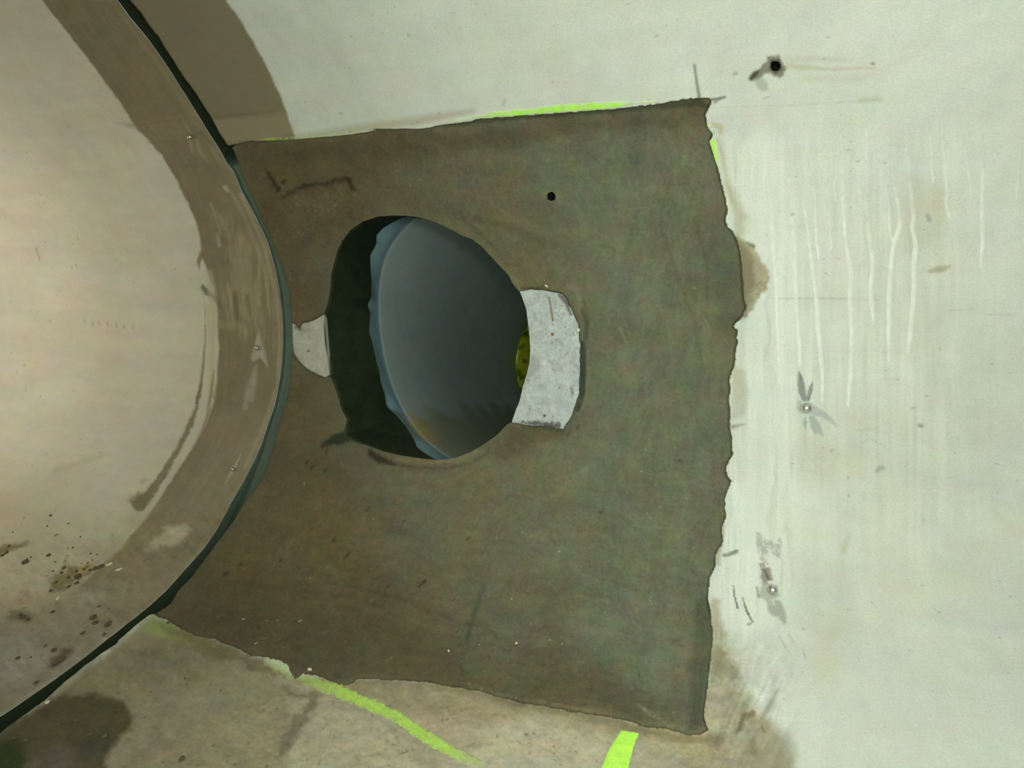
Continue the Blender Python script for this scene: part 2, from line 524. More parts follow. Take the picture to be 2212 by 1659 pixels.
BROWN = (122, 110, 82)
band_out = [(90, -60), (90, 0), (150, 75), (215, 160), (262, 225), (290, 270), (350, 335), (382, 390), (405, 438), (425, 480),
            (433, 520), (437, 550), (446, 580), (460, 620), (468, 660), (470, 705), (473, 760), (468, 810), (460, 870),
            (438, 920), (415, 970), (385, 1015), (350, 1070), (318, 1118), (280, 1160), (240, 1200), (205, 1235), (160, 1280)]
SPEC_L = [
    ('poly', band_out + [(250, 1400), (420, 1290), (700, 900), (660, 500), (420, -60)], BROWN, 0.93, 3.0, dict(warp=3, ws=14)),
    ('poly', [(470, 900), (420, 980), (340, 1090), (220, 1225), (150, 1300), (260, 1420), (420, 1260), (620, 920)], (148, 138, 115), 0.55, 60, dict(warp=12, ws=50)),
    # dirt towards the invert
    ('poly', [(-80, 1010), (60, 1060), (150, 1120), (260, 1130), (330, 1120), (240, 1230), (-80, 1420)], (172, 160, 122), 0.42, 70, dict(warp=24, ws=50)),
    ('poly', [(-80, 1240), (0, 1230), (40, 1235), (110, 1290), (130, 1340), (-80, 1420)], (190, 180, 156), 0.5, 12, dict(warp=8, ws=30)),
    ('poly', [(-80, 1320), (100, 1290), (260, 1230), (360, 1250), (230, 1420), (-80, 1640)], (150, 141, 118), 0.85, 40, dict(warp=22, ws=40)),
    ('poly', [(-80, 1360), (120, 1370), (250, 1330), (200, 1440), (60, 1510), (-80, 1620)], (132, 124, 108), 0.5, 30, dict(warp=26, ws=26)),
    ('poly', [(-60, 1380), (60, 1370), (120, 1420), (60, 1470), (-60, 1500)], (168, 166, 158), 0.6, 22, dict(warp=16, ws=24)),
    ('line', [(170, 1400), (130, 1440), (90, 1490)], (165, 160, 146), 0.5, 14, dict(w=[18, 24, 10], warp=8, ws=16)),
    ('line', [(150, 1405), (125, 1425), (110, 1440)], (92, 78, 60), 0.85, 8, dict(w=[14, 22, 10], warp=9, ws=9)),
    ('line', [(30, 1330), (60, 1335)], (110, 98, 78), 0.7, 10, dict(w=[22, 16], warp=9, ws=9)),
    ('line', [(0, 1190), (60, 1172)], (110, 98, 72), 0.8, 6, dict(w=[18, 6], warp=7, ws=9)),
    ('line', [(120, 1262), (150, 1240), (205, 1228)], (128, 115, 76), 0.85, 10, dict(w=[30, 32, 12], warp=14, ws=10)),
    ('line', [(175, 1232), (200, 1222)], (176, 160, 96), 0.9, 6, dict(w=[12, 12], warp=8, ws=7)),
    ('line', [(200, 1238), (232, 1212), (262, 1180), (300, 1130)], (200, 190, 160), 0.5, 4, dict(w=[4, 8, 6, 3])),
    ('line', [(330, 1175), (365, 1160), (395, 1150)], (190, 182, 160), 0.85, 12, dict(w=[24, 40, 26], warp=14, ws=16)),
    ('line', [(180, 1290), (215, 1290)], (182, 178, 158), 0.6, 14, dict(w=[26, 20], warp=10, ws=16)),
    # crescent of smeared mortar along the band
    ('line', [(441, 640), (444, 690), (443, 735), (440, 780), (434, 830), (424, 870)], (120, 108, 82), 0.75, 1.6, dict(w=[1, 1.5, 2.5, 6, 7, 6])),
    ('line', [(434, 830), (424, 880), (412, 915), (392, 955), (368, 1000), (343, 1040), (320, 1070), (300, 1090)], (118, 110, 84), 0.85, 3, dict(w=[6, 9, 13, 12, 13, 16, 22, 30], warp=5, ws=8)),
    ('poly', [(275, 1080), (300, 1062), (330, 1070), (312, 1095), (296, 1102)], (122, 114, 88), 0.7, 8, dict(warp=10, ws=9)),
    ('line', [(307, 1040), (315, 1035)], (150, 140, 110), 0.6, 5, dict(w=[8, 4])),
    ('line', [(436, 548), (429, 565), (430, 582)], (120, 110, 86), 0.9, 2.5, dict(w=[12, 8, 1])),
    ('line', [(438, 620), (446, 632), (462, 640), (474, 660)], (104, 108, 84), 0.9, 3, dict(w=[10, 12, 8, 10], warp=3, ws=6)),
    ('poly', [(445, 580), (458, 585), (468, 625), (470, 690), (455, 670), (447, 625)], (176, 168, 144), 0.6, 5, {}),
    ('poly', [(444, 655), (462, 650), (470, 690), (468, 760), (462, 830), (446, 850), (448, 760)], (190, 180, 152), 0.7, 4, {}),
    ('line', [(461, 680), (460, 730), (457, 800)], (158, 146, 118), 0.5, 2.5, dict(w=[2, 2, 2])),
    ('line', [(462, 800), (456, 850), (446, 900)], (130, 117, 90), 0.8, 3, dict(w=[3, 8, 3])),
    ('line', [(470, 820), (462, 868), (446, 915), (418, 965)], (190, 180, 152), 0.6, 2.5, dict(w=[2, 3, 3, 1])),
    # pale scrapes on the coating
    ('poly', [(478, 560), (520, 500), (545, 520), (585, 600), (600, 700), (560, 705), (530, 740), (500, 705), (478, 690)], (160, 150, 122), 0.6, 14, dict(br=(0.2, 6, 60))),
    ('poly', [(460, 470), (500, 450), (560, 560), (596, 680), (600, 760), (560, 760), (520, 640)], (152, 142, 116), 0.5, 16, dict(br=(0.1, 5, 80))),
    ('line', [(450, 440), (480, 475), (500, 520), (515, 580)], (148, 140, 118), 0.5, 4, dict(w=[4, 6, 8, 6])),
    ('line', [(494, 405), (525, 460), (555, 530), (578, 600)], (158, 150, 126), 0.6, 5, dict(w=[5, 8, 10, 6])),
    ('line', [(455, 436), (466, 470), (478, 510)], (172, 162, 136), 0.6, 2.5, dict(w=[3, 3, 1])),
    ('line', [(486, 404), (492, 412)], (190, 180, 155), 0.8, 3, dict(w=[8, 5])),
    ('line', [(470, 506), (474, 530)], (186, 176, 150), 0.7, 3, dict(w=[4, 6])),
    ('line', [(492, 610), (500, 660), (504, 700)], (166, 158, 132), 0.6, 2.5, dict(w=[3, 4, 4])),
    ('line', [(523, 620), (527, 680), (530, 730)], (160, 150, 124), 0.5, 3, dict(w=[5, 6, 4])),
    ('line', [(556, 640), (563, 700)], (158, 148, 122), 0.45, 3, dict(w=[5, 4])),
    ('line', [(478, 700), (500, 703), (525, 702)], (150, 142, 116), 0.6, 5, dict(w=[18, 16, 12], warp=4, ws=8)),
    ('line', [(535, 640), (540, 680)], (100, 88, 62), 0.5, 5, dict(w=[8, 9])),
    ('line', [(508, 640), (515, 690)], (104, 92, 64), 0.5, 4, dict(w=[8, 9])),
    # pale spatter round the anchors
    ('poly', [(560, 708), (566, 740), (574, 762), (580, 798), (572, 786), (562, 772), (550, 782), (543, 776), (548, 750), (554, 730)], (178, 168, 148), 0.8, 2.2, {}),
    ('line', [(554, 790), (546, 825), (538, 860), (530, 880)], (160, 154, 140), 0.75, 5, dict(w=[6, 16, 22, 10], br=(0.5, 3, 14))),
    ('line', [(522, 980), (512, 1000), (504, 1015), (494, 1032), (487, 1046)], (188, 178, 155), 0.7, 1.8, dict(w=[1, 4, 6, 4, 1])),
    ('line', [(392, 250), (405, 275), (415, 293)], (170, 160, 138), 0.5, 3, dict(w=[1, 4, 5])),
    ('line', [(412, 300), (414, 328)], (168, 158, 140), 0.6, 3, dict(w=[8, 3])),
    ('line', [(424, 302), (434, 330), (446, 348)], (160, 150, 132), 0.55, 3, dict(w=[6, 8, 3])),
    ('line', [(436, 286), (447, 300), (455, 314)], (52, 50, 40), 0.9, 2.5, dict(w=[9, 6, 2])),
    # pale worn arris by the groove
    ('line', [(240, 0), (300, 80), (350, 150), (400, 225), (440, 290), (480, 355)], (150, 140, 112), 0.45, 5, dict(w=[3, 6, 7, 8, 9, 5])),
    ('line', [(520, 420), (570, 530), (598, 640), (604, 740), (600, 830), (570, 920), (530, 1010)], (166, 158, 132), 0.55, 4, dict(w=[6, 8, 7, 6, 6, 7, 8])),
    ('poly', [(250, 265), (480, 238), (500, 300), (330, 312), (300, 285)], (142, 130, 102), 0.35, 4, {}),
    ('line', [(275, 272), (480, 246)], (104, 92, 66), 0.5, 2.5, dict(w=[2, 2])),
    ('line', [(318, 309), (400, 303)], (106, 94, 68), 0.5, 2, dict(w=[2, 1])),
    ('line', [(78, 536), (86, 562)], (120, 112, 100), 0.6, 1.5, dict(w=[3, 2])),
    ('line', [(120, 1015), (220, 985), (240, 978)], (160, 148, 118), 0.35, 8, dict(w=[10, 6, 2])),
]
for i, (a, b) in enumerate([(181, 694), (199, 698), (213, 698), (231, 699), (250, 703), (267, 706), (286, 707)]):
    SPEC_L.append(('line', [(a, b - 3), (a + 2, b + 3)], (130, 126, 108), 0.55, 2, dict(w=[3, 4])))

SPEC_R = [
    # coating above the patch
    ('poly', [(230, -60), (470, -60), (489, 0), (520, 45), (552, 100), (580, 150), (603, 200), (620, 245), (632, 285), (640, 300), (480, 330)], (120, 109, 82), 0.93, 3.5, dict(warp=2, ws=20)),
    ('poly', [(455, 262), (560, 250), (618, 245), (634, 290), (560, 305), (490, 310)], (150, 140, 112), 0.6, 8, dict(warp=6, ws=20)),
    ('line', [(450, 255), (520, 248), (600, 240)], (100, 88, 62), 0.45, 4, dict(w=[6, 4, 1])),
    ('line', [(640, 298), (760, 280), (900, 262), (1020, 240)], (160, 148, 112), 0.55, 9, dict(w=[10, 16, 20, 8])),
    # lime wash brushed beside the patch
    ('poly', [(1555, 300), (1600, 290), (1700, 290), (1730, 700), (1740, 1100), (1700, 1330), (1590, 1370), (1545, 1290), (1580, 1000), (1600, 700)], (220, 226, 216), 0.6, 40, dict(warp=14, ws=40, br=(0.6, 12, 160))),
    ('poly', [(1575, 1040), (1620, 1040), (1640, 1200), (1620, 1350), (1560, 1330), (1560, 1200)], (222, 228, 218), 0.55, 18, dict(warp=8, ws=20)),
    ('poly', [(1740, 260), (2212, 220), (2260, 760), (1990, 640), (1900, 800), (1760, 900)], (216, 219, 210), 0.25, 60, {}),
    # tan smears on the edge of the patch
    ('poly', [(1590, 505), (1612, 525), (1628, 530), (1632, 545), (1655, 575), (1662, 600), (1656, 625), (1640, 640), (1636, 655), (1620, 678), (1600, 690), (1590, 600)], (160, 150, 118), 0.85, 4, dict(warp=6, ws=8)),
    ('poly', [(1640, 575), (1664, 598), (1656, 628), (1636, 640), (1630, 600)], (128, 120, 92), 0.6, 4, dict(warp=5, ws=6, br=(0.1, 6, 6))),
    ('poly', [(1588, 505), (1610, 526), (1626, 560), (1630, 610), (1620, 660), (1600, 692), (1590, 640)], (116, 112, 86), 0.75, 9, dict(warp=9, ws=12)),
    ('line', [(1612, 524), (1627, 531)], (110, 104, 76), 0.8, 3, dict(w=[4, 8], warp=3, ws=4)),
    ('line', [(1570, 400), (1590, 440), (1600, 470), (1600, 500)], (178, 170, 140), 0.7, 14, dict(w=[8, 22, 30, 20], warp=8, ws=16)),
    ('line', [(1540, 268), (1556, 276), (1556, 286)], (186, 172, 134), 0.8, 5, dict(w=[8, 14, 8])),
    ('line', [(1550, 300), (1562, 340), (1572, 400), (1582, 440)], (172, 162, 130), 0.6, 5, dict(w=[6, 8, 6, 6])),
    ('poly', [(1580, 790), (1612, 800), (1614, 870), (1608, 900), (1580, 905)], (186, 180, 158), 0.6, 7, dict(warp=6, ws=14)),
    ('line', [(1582, 922), (1600, 918), (1612, 916)], (150, 142, 116), 0.8, 2.5, dict(w=[8, 4, 1])),
    ('line', [(1560, 1140), (1556, 1170), (1550, 1215)], (170, 160, 130), 0.7, 5, dict(w=[14, 12, 12], warp=5, ws=9)),
    ('line', [(1564, 1200), (1580, 1196), (1592, 1190)], (118, 114, 98), 0.85, 2.2, dict(w=[7, 8, 7], warp=2, ws=5)),
    ('line', [(1545, 1300), (1545, 1340), (1555, 1370)], (160, 150, 122), 0.7, 8, dict(w=[18, 22, 30], warp=7, ws=12)),
    ('poly', [(1530, 1380), (1565, 1370), (1590, 1430), (1600, 1480), (1640, 1540), (1700, 1600), (1730, 1700), (1450, 1700), (1490, 1580)], (160, 154, 126), 0.85, 22, dict(warp=16, ws=30)),
    ('poly', [(1545, 1390), (1585, 1425), (1596, 1465), (1560, 1470), (1535, 1450)], (140, 134, 106), 0.6, 8, dict(warp=9, ws=12)),
    ('line', [(1625, 1540), (1605, 1550), (1600, 1570), (1594, 1580)], (116, 108, 82), 0.85, 4, dict(w=[12, 16, 10, 8], warp=5, ws=8)),
    ('line', [(1680, 1490), (1660, 1530), (1640, 1560)], (150, 145, 122), 0.7, 5, dict(w=[5, 12, 8])),
    ('line', [(1625, 1600), (1628, 1625)], (118, 122, 96), 0.7, 6, dict(w=[12, 16], warp=5, ws=9)),
    ('poly', [(1660, 1560), (1700, 1580), (1720, 1700), (1560, 1700), (1600, 1620)], (140, 134, 106), 0.45, 22, dict(warp=16, ws=20)),
    ('line', [(1646, 1570), (1652, 1582)], (90, 84, 62), 0.6, 2, dict(w=[4, 3])),
    # wall below the patch
    ('poly', [(200, 1440), (330, 1330), (640, 1460), (980, 1475), (1300, 1540), (1560, 1590), (1620, 1750), (-200, 1750)], (160, 150, 122), 0.88, 9, dict(warp=6, ws=20)),
    ('poly', [(200, 1440), (330, 1340), (560, 1430), (640, 1500), (600, 1640), (560, 1740), (220, 1740), (260, 1600), (150, 1500)], (128, 124, 100), 0.55, 40, dict(warp=20, ws=30)),
    ('poly', [(440, 1560), (600, 1500), (640, 1500), (600, 1640), (540, 1740), (400, 1740)], (160, 150, 118), 0.4, 20, dict(warp=16, ws=24)),
    ('poly', [(640, 1465), (980, 1478), (1300, 1548), (1500, 1590), (1480, 1612), (1240, 1570), (1020, 1560), (850, 1530)], (140, 126, 96), 0.6, 16, dict(warp=12, ws=22)),
    ('poly', [(1000, 1640), (1080, 1560), (1160, 1545), (1300, 1600), (1330, 1720), (990, 1720)], (186, 180, 154), 0.6, 30, dict(warp=20, ws=40)),
    ('poly', [(700, 1520), (820, 1560), (980, 1720), (600, 1720), (640, 1600)], (182, 174, 146), 0.6, 8, dict(warp=3, ws=20)),
    ('line', [(612, 1490), (650, 1500), (680, 1500), (668, 1530), (650, 1556), (632, 1590), (605, 1630)], (112, 106, 82), 0.75, 9, dict(w=[8, 16, 20, 22, 30, 26, 20], warp=16, ws=14)),
    ('poly', [(100, 1500), (260, 1370), (330, 1380), (420, 1370), (500, 1410), (420, 1470), (300, 1480), (180, 1560)], (134, 127, 98), 0.6, 24, dict(warp=20, ws=26, br=(0.55, 26, 20))),
    ('poly', [(300, 1400), (360, 1385), (430, 1400), (400, 1440), (330, 1440)], (120, 116, 92), 0.55, 20, dict(warp=16, ws=14, br=(0.3, 14, 14))),
    ('poly', [(-80, 1600), (46, 1546), (100, 1512), (150, 1500), (210, 1500), (262, 1515), (290, 1545), (278, 1580), (250, 1605), (230, 1650), (220, 1740), (-80, 1740)], (78, 72, 44), 0.9, 12, dict(warp=14, ws=20)),
    ('poly', [(-60, 1600), (40, 1600), (60, 1640), (40, 1720), (-60, 1720)], (44, 62, 30), 0.8, 18, dict(warp=12, ws=14)),
    ('poly', [(60, 1640), (90, 1620), (150, 1610), (170, 1640), (150, 1720), (40, 1720)], (108, 100, 92), 0.7, 16, dict(warp=12, ws=14)),
    ('poly', [(185, 1590), (230, 1570), (245, 1610), (215, 1640), (170, 1640)], (74, 76, 66), 0.6, 12, dict(warp=8, ws=14)),
    # damp algae tint where the lime line fades out at the joint
    ('poly', [(300, 1350), (330, 1330), (372, 1345), (440, 1376), (500, 1400), (480, 1412), (400, 1392), (330, 1372)], (146, 156, 88), 0.65, 9, dict(warp=7, ws=14)),
    ('line', [(345, 1346), (390, 1372), (463, 1398), (508, 1416), (560, 1436), (610, 1462)], (104, 98, 72), 0.75, 16, dict(w=[8, 14, 44, 48, 26, 10], warp=18, ws=14)),
    ('line', [(640, 1470), (714, 1474), (772, 1470), (922, 1480), (1035, 1500), (1125, 1524)], (116, 104, 76), 0.6, 9, dict(w=[6, 8, 14, 12, 12, 10], warp=10, ws=12)),
    ('line', [(1071, 1508), (1184, 1532), (1301, 1554), (1396, 1580), (1500, 1596), (1560, 1600)], (122, 114, 86), 0.8, 9, dict(w=[10, 14, 18, 18, 14, 14], warp=10, ws=10)),
    # cut marks and scuffs
    ('line', [(1500, 140), (1504, 170), (1511, 213)], (112, 116, 106), 0.85, 2.4, dict(w=[5, 5.5, 8])),
    ('line', [(1532, 216), (1550, 213), (1566, 210)], (98, 98, 88), 0.9, 2.0, dict(w=[6, 5, 5])),
    ('line', [(1544, 221), (1556, 214)], (120, 116, 108), 0.8, 2.5, dict(w=[5, 4])),
    ('line', [(1545, 234), (1600, 230), (1700, 228), (1800, 222), (1900, 215)], (182, 182, 162), 0.4, 2.5, dict(w=[3, 2, 2, 2, 6])),
    # spalled halo of the drilled hole
    ('poly', [(1655, 120), (1672, 122), (1682, 117), (1687, 128), (1692, 140), (1700, 148), (1694, 160), (1686, 170), (1675, 166), (1662, 158), (1650, 160), (1640, 172), (1622, 175), (1616, 168), (1626, 156), (1644, 148), (1646, 138), (1658, 132)], (112, 106, 84), 0.85, 3.5, dict(warp=3, ws=6)),
    ('poly', [(1617, 172), (1628, 155), (1642, 149), (1636, 163), (1624, 174)], (58, 56, 42), 0.8, 2.2, {}),
    ('poly', [(1664, 130), (1686, 128), (1690, 150), (1676, 160), (1662, 150)], (48, 46, 36), 0.75, 4, dict(warp=2, ws=5)),
    ('poly', [(1628, 172), (1648, 168), (1658, 180), (1662, 193), (1645, 197), (1636, 190)], (172, 170, 158), 0.85, 2.5, dict(warp=3, ws=6)),
    ('line', [(1650, 212), (1664, 208)], (168, 170, 160), 0.8, 1.6, dict(w=[3, 2])),
    ('line', [(1700, 142), (1740, 146), (1800, 150), (1888, 146)], (180, 170, 140), 0.55, 5, dict(w=[10, 12, 5, 4])),
    ('line', [(1700, 128), (1760, 128), (1840, 130)], (184, 182, 170), 0.45, 7, dict(w=[12, 12, 6])),
    ('line', [(1740, 170), (1800, 172), (1860, 170), (1886, 155)], (182, 180, 158), 0.4, 14, dict(w=[4, 14, 14, 8])),
    ('line', [(1860, 216), (1900, 214)], (176, 172, 142), 0.5, 8, dict(w=[10, 10])),
    ('line', [(1586, 159), (1590, 158)], (160, 158, 148), 0.8, 2.5, dict(w=[8, 8])),
    ('line', [(1884, 137), (1888, 138)], (130, 128, 110), 0.85, 2, dict(w=[6, 5])),
    ('poly', [(1960, 380), (2060, 400), (2060, 480), (2010, 540), (1960, 540), (1940, 460)], (188, 182, 156), 0.45, 26, dict(warp=14, ws=30)),
    ('line', [(2003, 466), (2008, 476)], (150, 152, 144), 0.85, 4, dict(w=[7, 8])),
    ('line', [(2008, 586), (2030, 582), (2050, 576)], (158, 152, 130), 0.75, 4, dict(w=[8, 14, 6], warp=3, ws=6)),
    ('line', [(1664, 643), (1735, 646), (1790, 644), (1900, 648)], (150, 150, 138), 0.55, 1.6, dict(w=[1, 2, 2, 1])),
    ('line', [(2046, 671), (2100, 668)], (158, 156, 142), 0.5, 1.6, dict(w=[1, 2])),
    ('line', [(2135, 680), (2212, 682)], (158, 156, 142), 0.55, 1.6, dict(w=[2, 1])),
    ('line', [(1710, 464), (1714, 462)], (110, 112, 104), 0.8, 1.6, dict(w=[5, 4])),
    # strokes spattered round the steel pin
    ('poly', [(1724, 799), (1733, 812), (1739, 835), (1741, 858), (1748, 835), (1756, 822), (1755, 845), (1748, 866), (1734, 867), (1726, 850), (1723, 830)], (136, 142, 134), 0.9, 1.4, {}),
    ('line', [(1727, 806), (1736, 830), (1739, 850)], (96, 102, 96), 0.6, 1.6, dict(w=[2, 3, 1])),
    ('line', [(1755, 825), (1751, 850), (1747, 864)], (86, 90, 84), 0.7, 1.4, dict(w=[1, 2, 2])),
    ('poly', [(1745, 868), (1760, 876), (1785, 892), (1800, 908), (1811, 926), (1792, 912), (1772, 900), (1752, 898)], (172, 178, 172), 0.85, 1.8, {}),
    ('poly', [(1747, 898), (1760, 900), (1770, 915), (1778, 935), (1780, 945), (1766, 936), (1760, 940), (1750, 920)], (166, 171, 166), 0.9, 1.8, {}),
    ('poly', [(1738, 898), (1743, 912), (1740, 930), (1735, 915)], (158, 162, 154), 0.85, 1.5, {}),
    ('poly', [(1722, 862), (1732, 868), (1730, 892), (1720, 884)], (176, 182, 174), 0.7, 2.5, {}),
    ('poly', [(1730, 940), (1790, 950), (1800, 1040), (1740, 1050), (1710, 980)], (192, 192, 174), 0.4, 26, {}),
    # second pin's grey smears
    ('poly', [(1634, 1150), (1648, 1152), (1656, 1172), (1664, 1166), (1676, 1176), (1684, 1160), (1690, 1170), (1684, 1208), (1672, 1200), (1662, 1190), (1656, 1200), (1656, 1215), (1642, 1212), (1634, 1180)], (168, 168, 158), 0.8, 2.5, dict(warp=3, ws=5, br=(0.5, 3, 14))),
    ('poly', [(1640, 1216), (1658, 1214), (1666, 1232), (1671, 1256), (1660, 1260), (1648, 1264), (1641, 1240)], (132, 128, 118), 0.85, 2.2, dict(warp=2, ws=5, br=(0.45, 3, 12))),
    ('line', [(1652, 1230), (1660, 1252)], (88, 80, 74), 0.8, 2.2, dict(w=[4, 6])),
    ('poly', [(1646, 1258), (1680, 1264), (1684, 1290), (1656, 1298), (1640, 1288)], (168, 168, 164), 0.85, 3, {}),
    ('line', [(1634, 1268), (1640, 1290)], (140, 138, 132), 0.8, 2, dict(w=[4, 6], warp=2, ws=4)),
    ('poly', [(1655, 1298), (1684, 1296), (1696, 1318), (1699, 1340), (1694, 1352), (1684, 1336), (1668, 1330), (1660, 1322)], (158, 158, 148), 0.85, 4, dict(warp=3, ws=6, br=(0.6, 4, 14))),
    ('line', [(1684, 1375), (1698, 1400)], (170, 166, 142), 0.6, 2.5, dict(w=[3, 5])),
    ('line', [(1704, 1370), (1714, 1388)], (172, 168, 146), 0.55, 3, dict(w=[4, 6])),
    ('line', [(1734, 1402), (1740, 1420)], (164, 160, 136), 0.7, 2, dict(w=[3, 4])),
    ('line', [(1584, 1265), (1587, 1290), (1594, 1314)], (72, 72, 66), 0.9, 1.5, dict(w=[2.5, 3, 4], warp=1.5, ws=3)),
    ('line', [(1604, 1290), (1612, 1318), (1626, 1344)], (72, 72, 66), 0.9, 1.5, dict(w=[2, 4, 3], warp=1.5, ws=3)),
    ('line', [(1616, 1350), (1622, 1346)], (110, 110, 100), 0.7, 1.8, dict(w=[5, 5], warp=3, ws=3)),
    # dots and streaks out on the wall
    ('line', [(1986, 919), (1991, 920)], (150, 148, 132), 0.85, 3, dict(w=[9, 9])),
    ('line', [(1894, 1018), (1906, 1010)], (158, 158, 146), 0.8, 4, dict(w=[7, 10], warp=3, ws=5)),
    ('line', [(1970, 882), (1976, 880)], (160, 164, 156), 0.7, 3, dict(w=[5, 6])),
    ('line', [(1850, 930), (1880, 926), (1900, 928)], (176, 174, 152), 0.6, 2.5, dict(w=[4, 3, 2])),
    ('line', [(1860, 955), (1880, 948), (1912, 964)], (160, 158, 136), 0.55, 2, dict(w=[3, 3, 4], br=(0.1, 5, 5))),
    ('line', [(1834, 1155), (1822, 1190)], (176, 176, 152), 0.55, 7, dict(w=[6, 12])),
    ('line', [(1830, 900), (1832, 980), (1828, 1120), (1815, 1250), (1800, 1380)], (190, 190, 168), 0.3, 10, dict(w=[4, 5, 8, 12, 16])),
    ('poly', [(1760, 1350), (1820, 1330), (1800, 1480), (1740, 1500)], (188, 184, 156), 0.4, 30, dict(warp=12, ws=30)),
    ('line', [(1796, 974), (1798, 972)], (160, 160, 146), 0.7, 2.5, dict(w=[6, 5])),
    ('line', [(1832, 1070), (1834, 1072)], (150, 150, 136), 0.7, 2, dict(w=[5, 5])),
    ('line', [(1088, 225), (1092, 214)], (158, 154, 130), 0.5, 3, dict(w=[6, 5])),
    ('line', [(734, 246), (738, 245)], (160, 154, 130), 0.6, 2, dict(w=[5, 5])),
    ('line', [(882, 75), (884, 76)], (150, 146, 126), 0.6, 2, dict(w=[5, 5])),
]
# random pinholes and specks of dirt
for k in range(150):
    x = random.uniform(1650, 2200); y = random.uniform(20, 1640)
    if random.random() < 0.3: x = random.uniform(700, 1650); y = random.uniform(5, 190)
    SPEC_R.append(('line', [(x, y), (x + random.uniform(-2, 2), y + random.uniform(-2, 2))], (140, 138, 120), random.uniform(.3, .8), 1.5, dict(w=[random.uniform(.5, 3)] * 2)))
for k in range(60):
    x = random.uniform(10, 430); y = random.uniform(300, 1150)
    if x > 80 + (y if y < 520 else 1300 - y) * 0.6: continue
    SPEC_L.append(('line', [(x, y), (x + random.uniform(-2, 2), y + random.uniform(-2, 2))], (100, 92, 74), random.uniform(.4, .9), 1.4, dict(w=[random.uniform(.5, 2.5)] * 2)))
for k in range(260):
    y = random.triangular(1080, 1540, 1290); x = random.uniform(0, 1) * max(30, (1560 - y) * 1.1)
    SPEC_L.append(('line', [(x, y), (x + random.uniform(-5, 5), y + random.uniform(-3, 3))], random.choice([(100, 88, 64), (118, 106, 78), (136, 124, 92)]), random.uniform(.2, .7), 1.8, dict(w=[random.uniform(.3, 3.5)] * 2)))
for k in range(220):
    x = random.uniform(0, 1300); y = random.uniform(1390 if x < 500 else 1500, 1658)
    if x < 400 and y < 1580 - x * 0.72: continue
    SPEC_R.append(('line', [(x, y), (x + random.uniform(-5, 5), y + random.uniform(-3, 3))], random.choice([(100, 92, 66), (120, 110, 82), (88, 86, 60)]), random.uniform(.3, .8), 1.8, dict(w=[random.uniform(.5, 5)] * 2)))


def rim(sv, xf, h0, depth, flip, cols):
    """end face of a pipe section: strip from the inner face outwards"""
    n = len(sv)
    a = surf(np.stack([xf(sv), sv], 1), h0)
    b = surf(np.stack([xf(sv), sv], 1), h0 - depth)
    V = np.vstack([a, b])
    i = np.arange(n - 1)
    F = np.stack([i, i + 1, i + 1 + n, i + n], 1)
    if flip: F = F[:, ::-1]
    return V, F


def tri2(F4):
    return np.vstack([F4[:, [0, 1, 2]], F4[:, [0, 2, 3]]])


# ---- left pipe section
selL = (G[:, 0] < xL(G[:, 1]) - 0.002) & (G[:, 0] > XA + 0.05)
loop = np.vstack([np.stack([xL(sj), sj], 1), [(XA, SMAX)], np.stack([np.full(60, XA), np.linspace(SMAX, SMIN, 62)[1:-1]], 1), [(XA, SMIN)]])
cs = coarse(XA, -1.1); cs = cs[cs[:, 0] < xL(cs[:, 1]) - 0.03]
S, F = cdt(np.vstack([G[selL], cs]), [loop])
cen = S[F].mean(1)
F = F[(cen[:, 0] < xL(cen[:, 1]) + 1e-4) & (cen[:, 0] > XA)]
F = orient(S, F)
u, v = proj(surf(S))
C = paint(base_colour(S, u, v, True), u, v, SPEC_L)
lowz = ss((v - 1080 + 0.25 * u) / 200) * (v < 1e4) * (u > -2000)
C *= (1 + lowz * (0.20 * fbm((u + v) / 36, (v - u) / 16, 67, 5) + 0.15 * fbm(u / 7, v / 5, 68, 3)))[:, None]
_bs = sdist(u, v, np.array(band_out + [(250, 1400), (420, 1290), (700, 900), (660, 500), (420, -60)], float))
_bm = ss(_bs / 6 + 0.5) * (u > -2000)
C *= (1 + _bm * (0.13 * fbm(u / 22, v / 22, 77, 5) + 0.12 * fbm(_bs / 5, v / 70, 78, 4)))[:, None]
dj = xL(S[:, 1]) - S[:, 0]
h = -0.004 * ss(1 - dj / 0.010) + 0.0012 * fbm(S[:, 0] * 6, S[:, 1] * 6, 60, 3)
bandm = ss((sdist(u, v, np.array(band_out + [(250, 1400), (420, 1290), (700, 900), (660, 500), (420, -60)], float)) + 2) / 6)
h = h + bandm * (0.0012 + 0.0007 * fbm(u / 9, v / 22, 61, 3))
dirt = ss((v - 1080 + 0.1 * u) / 200) * (u > -2000)
h = h + dirt * 0.0016 * fbm(u / 9, v / 7, 62, 4)
V = surf(S, h)
Vr, Fr = rim(sj, xL, -0.004, 0.085, False, None)
nV = len(V)
_ur, _vr = proj(Vr)
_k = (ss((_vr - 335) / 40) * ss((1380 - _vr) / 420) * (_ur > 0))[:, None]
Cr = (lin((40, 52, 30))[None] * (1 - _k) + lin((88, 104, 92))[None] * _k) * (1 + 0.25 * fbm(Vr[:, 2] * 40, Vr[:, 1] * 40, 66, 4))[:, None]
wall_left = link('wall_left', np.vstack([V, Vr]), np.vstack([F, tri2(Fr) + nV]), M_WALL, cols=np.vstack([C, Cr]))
tag(wall_left, 'pale concrete pipe wall left of the joint with brown coated rim band', kind='structure')

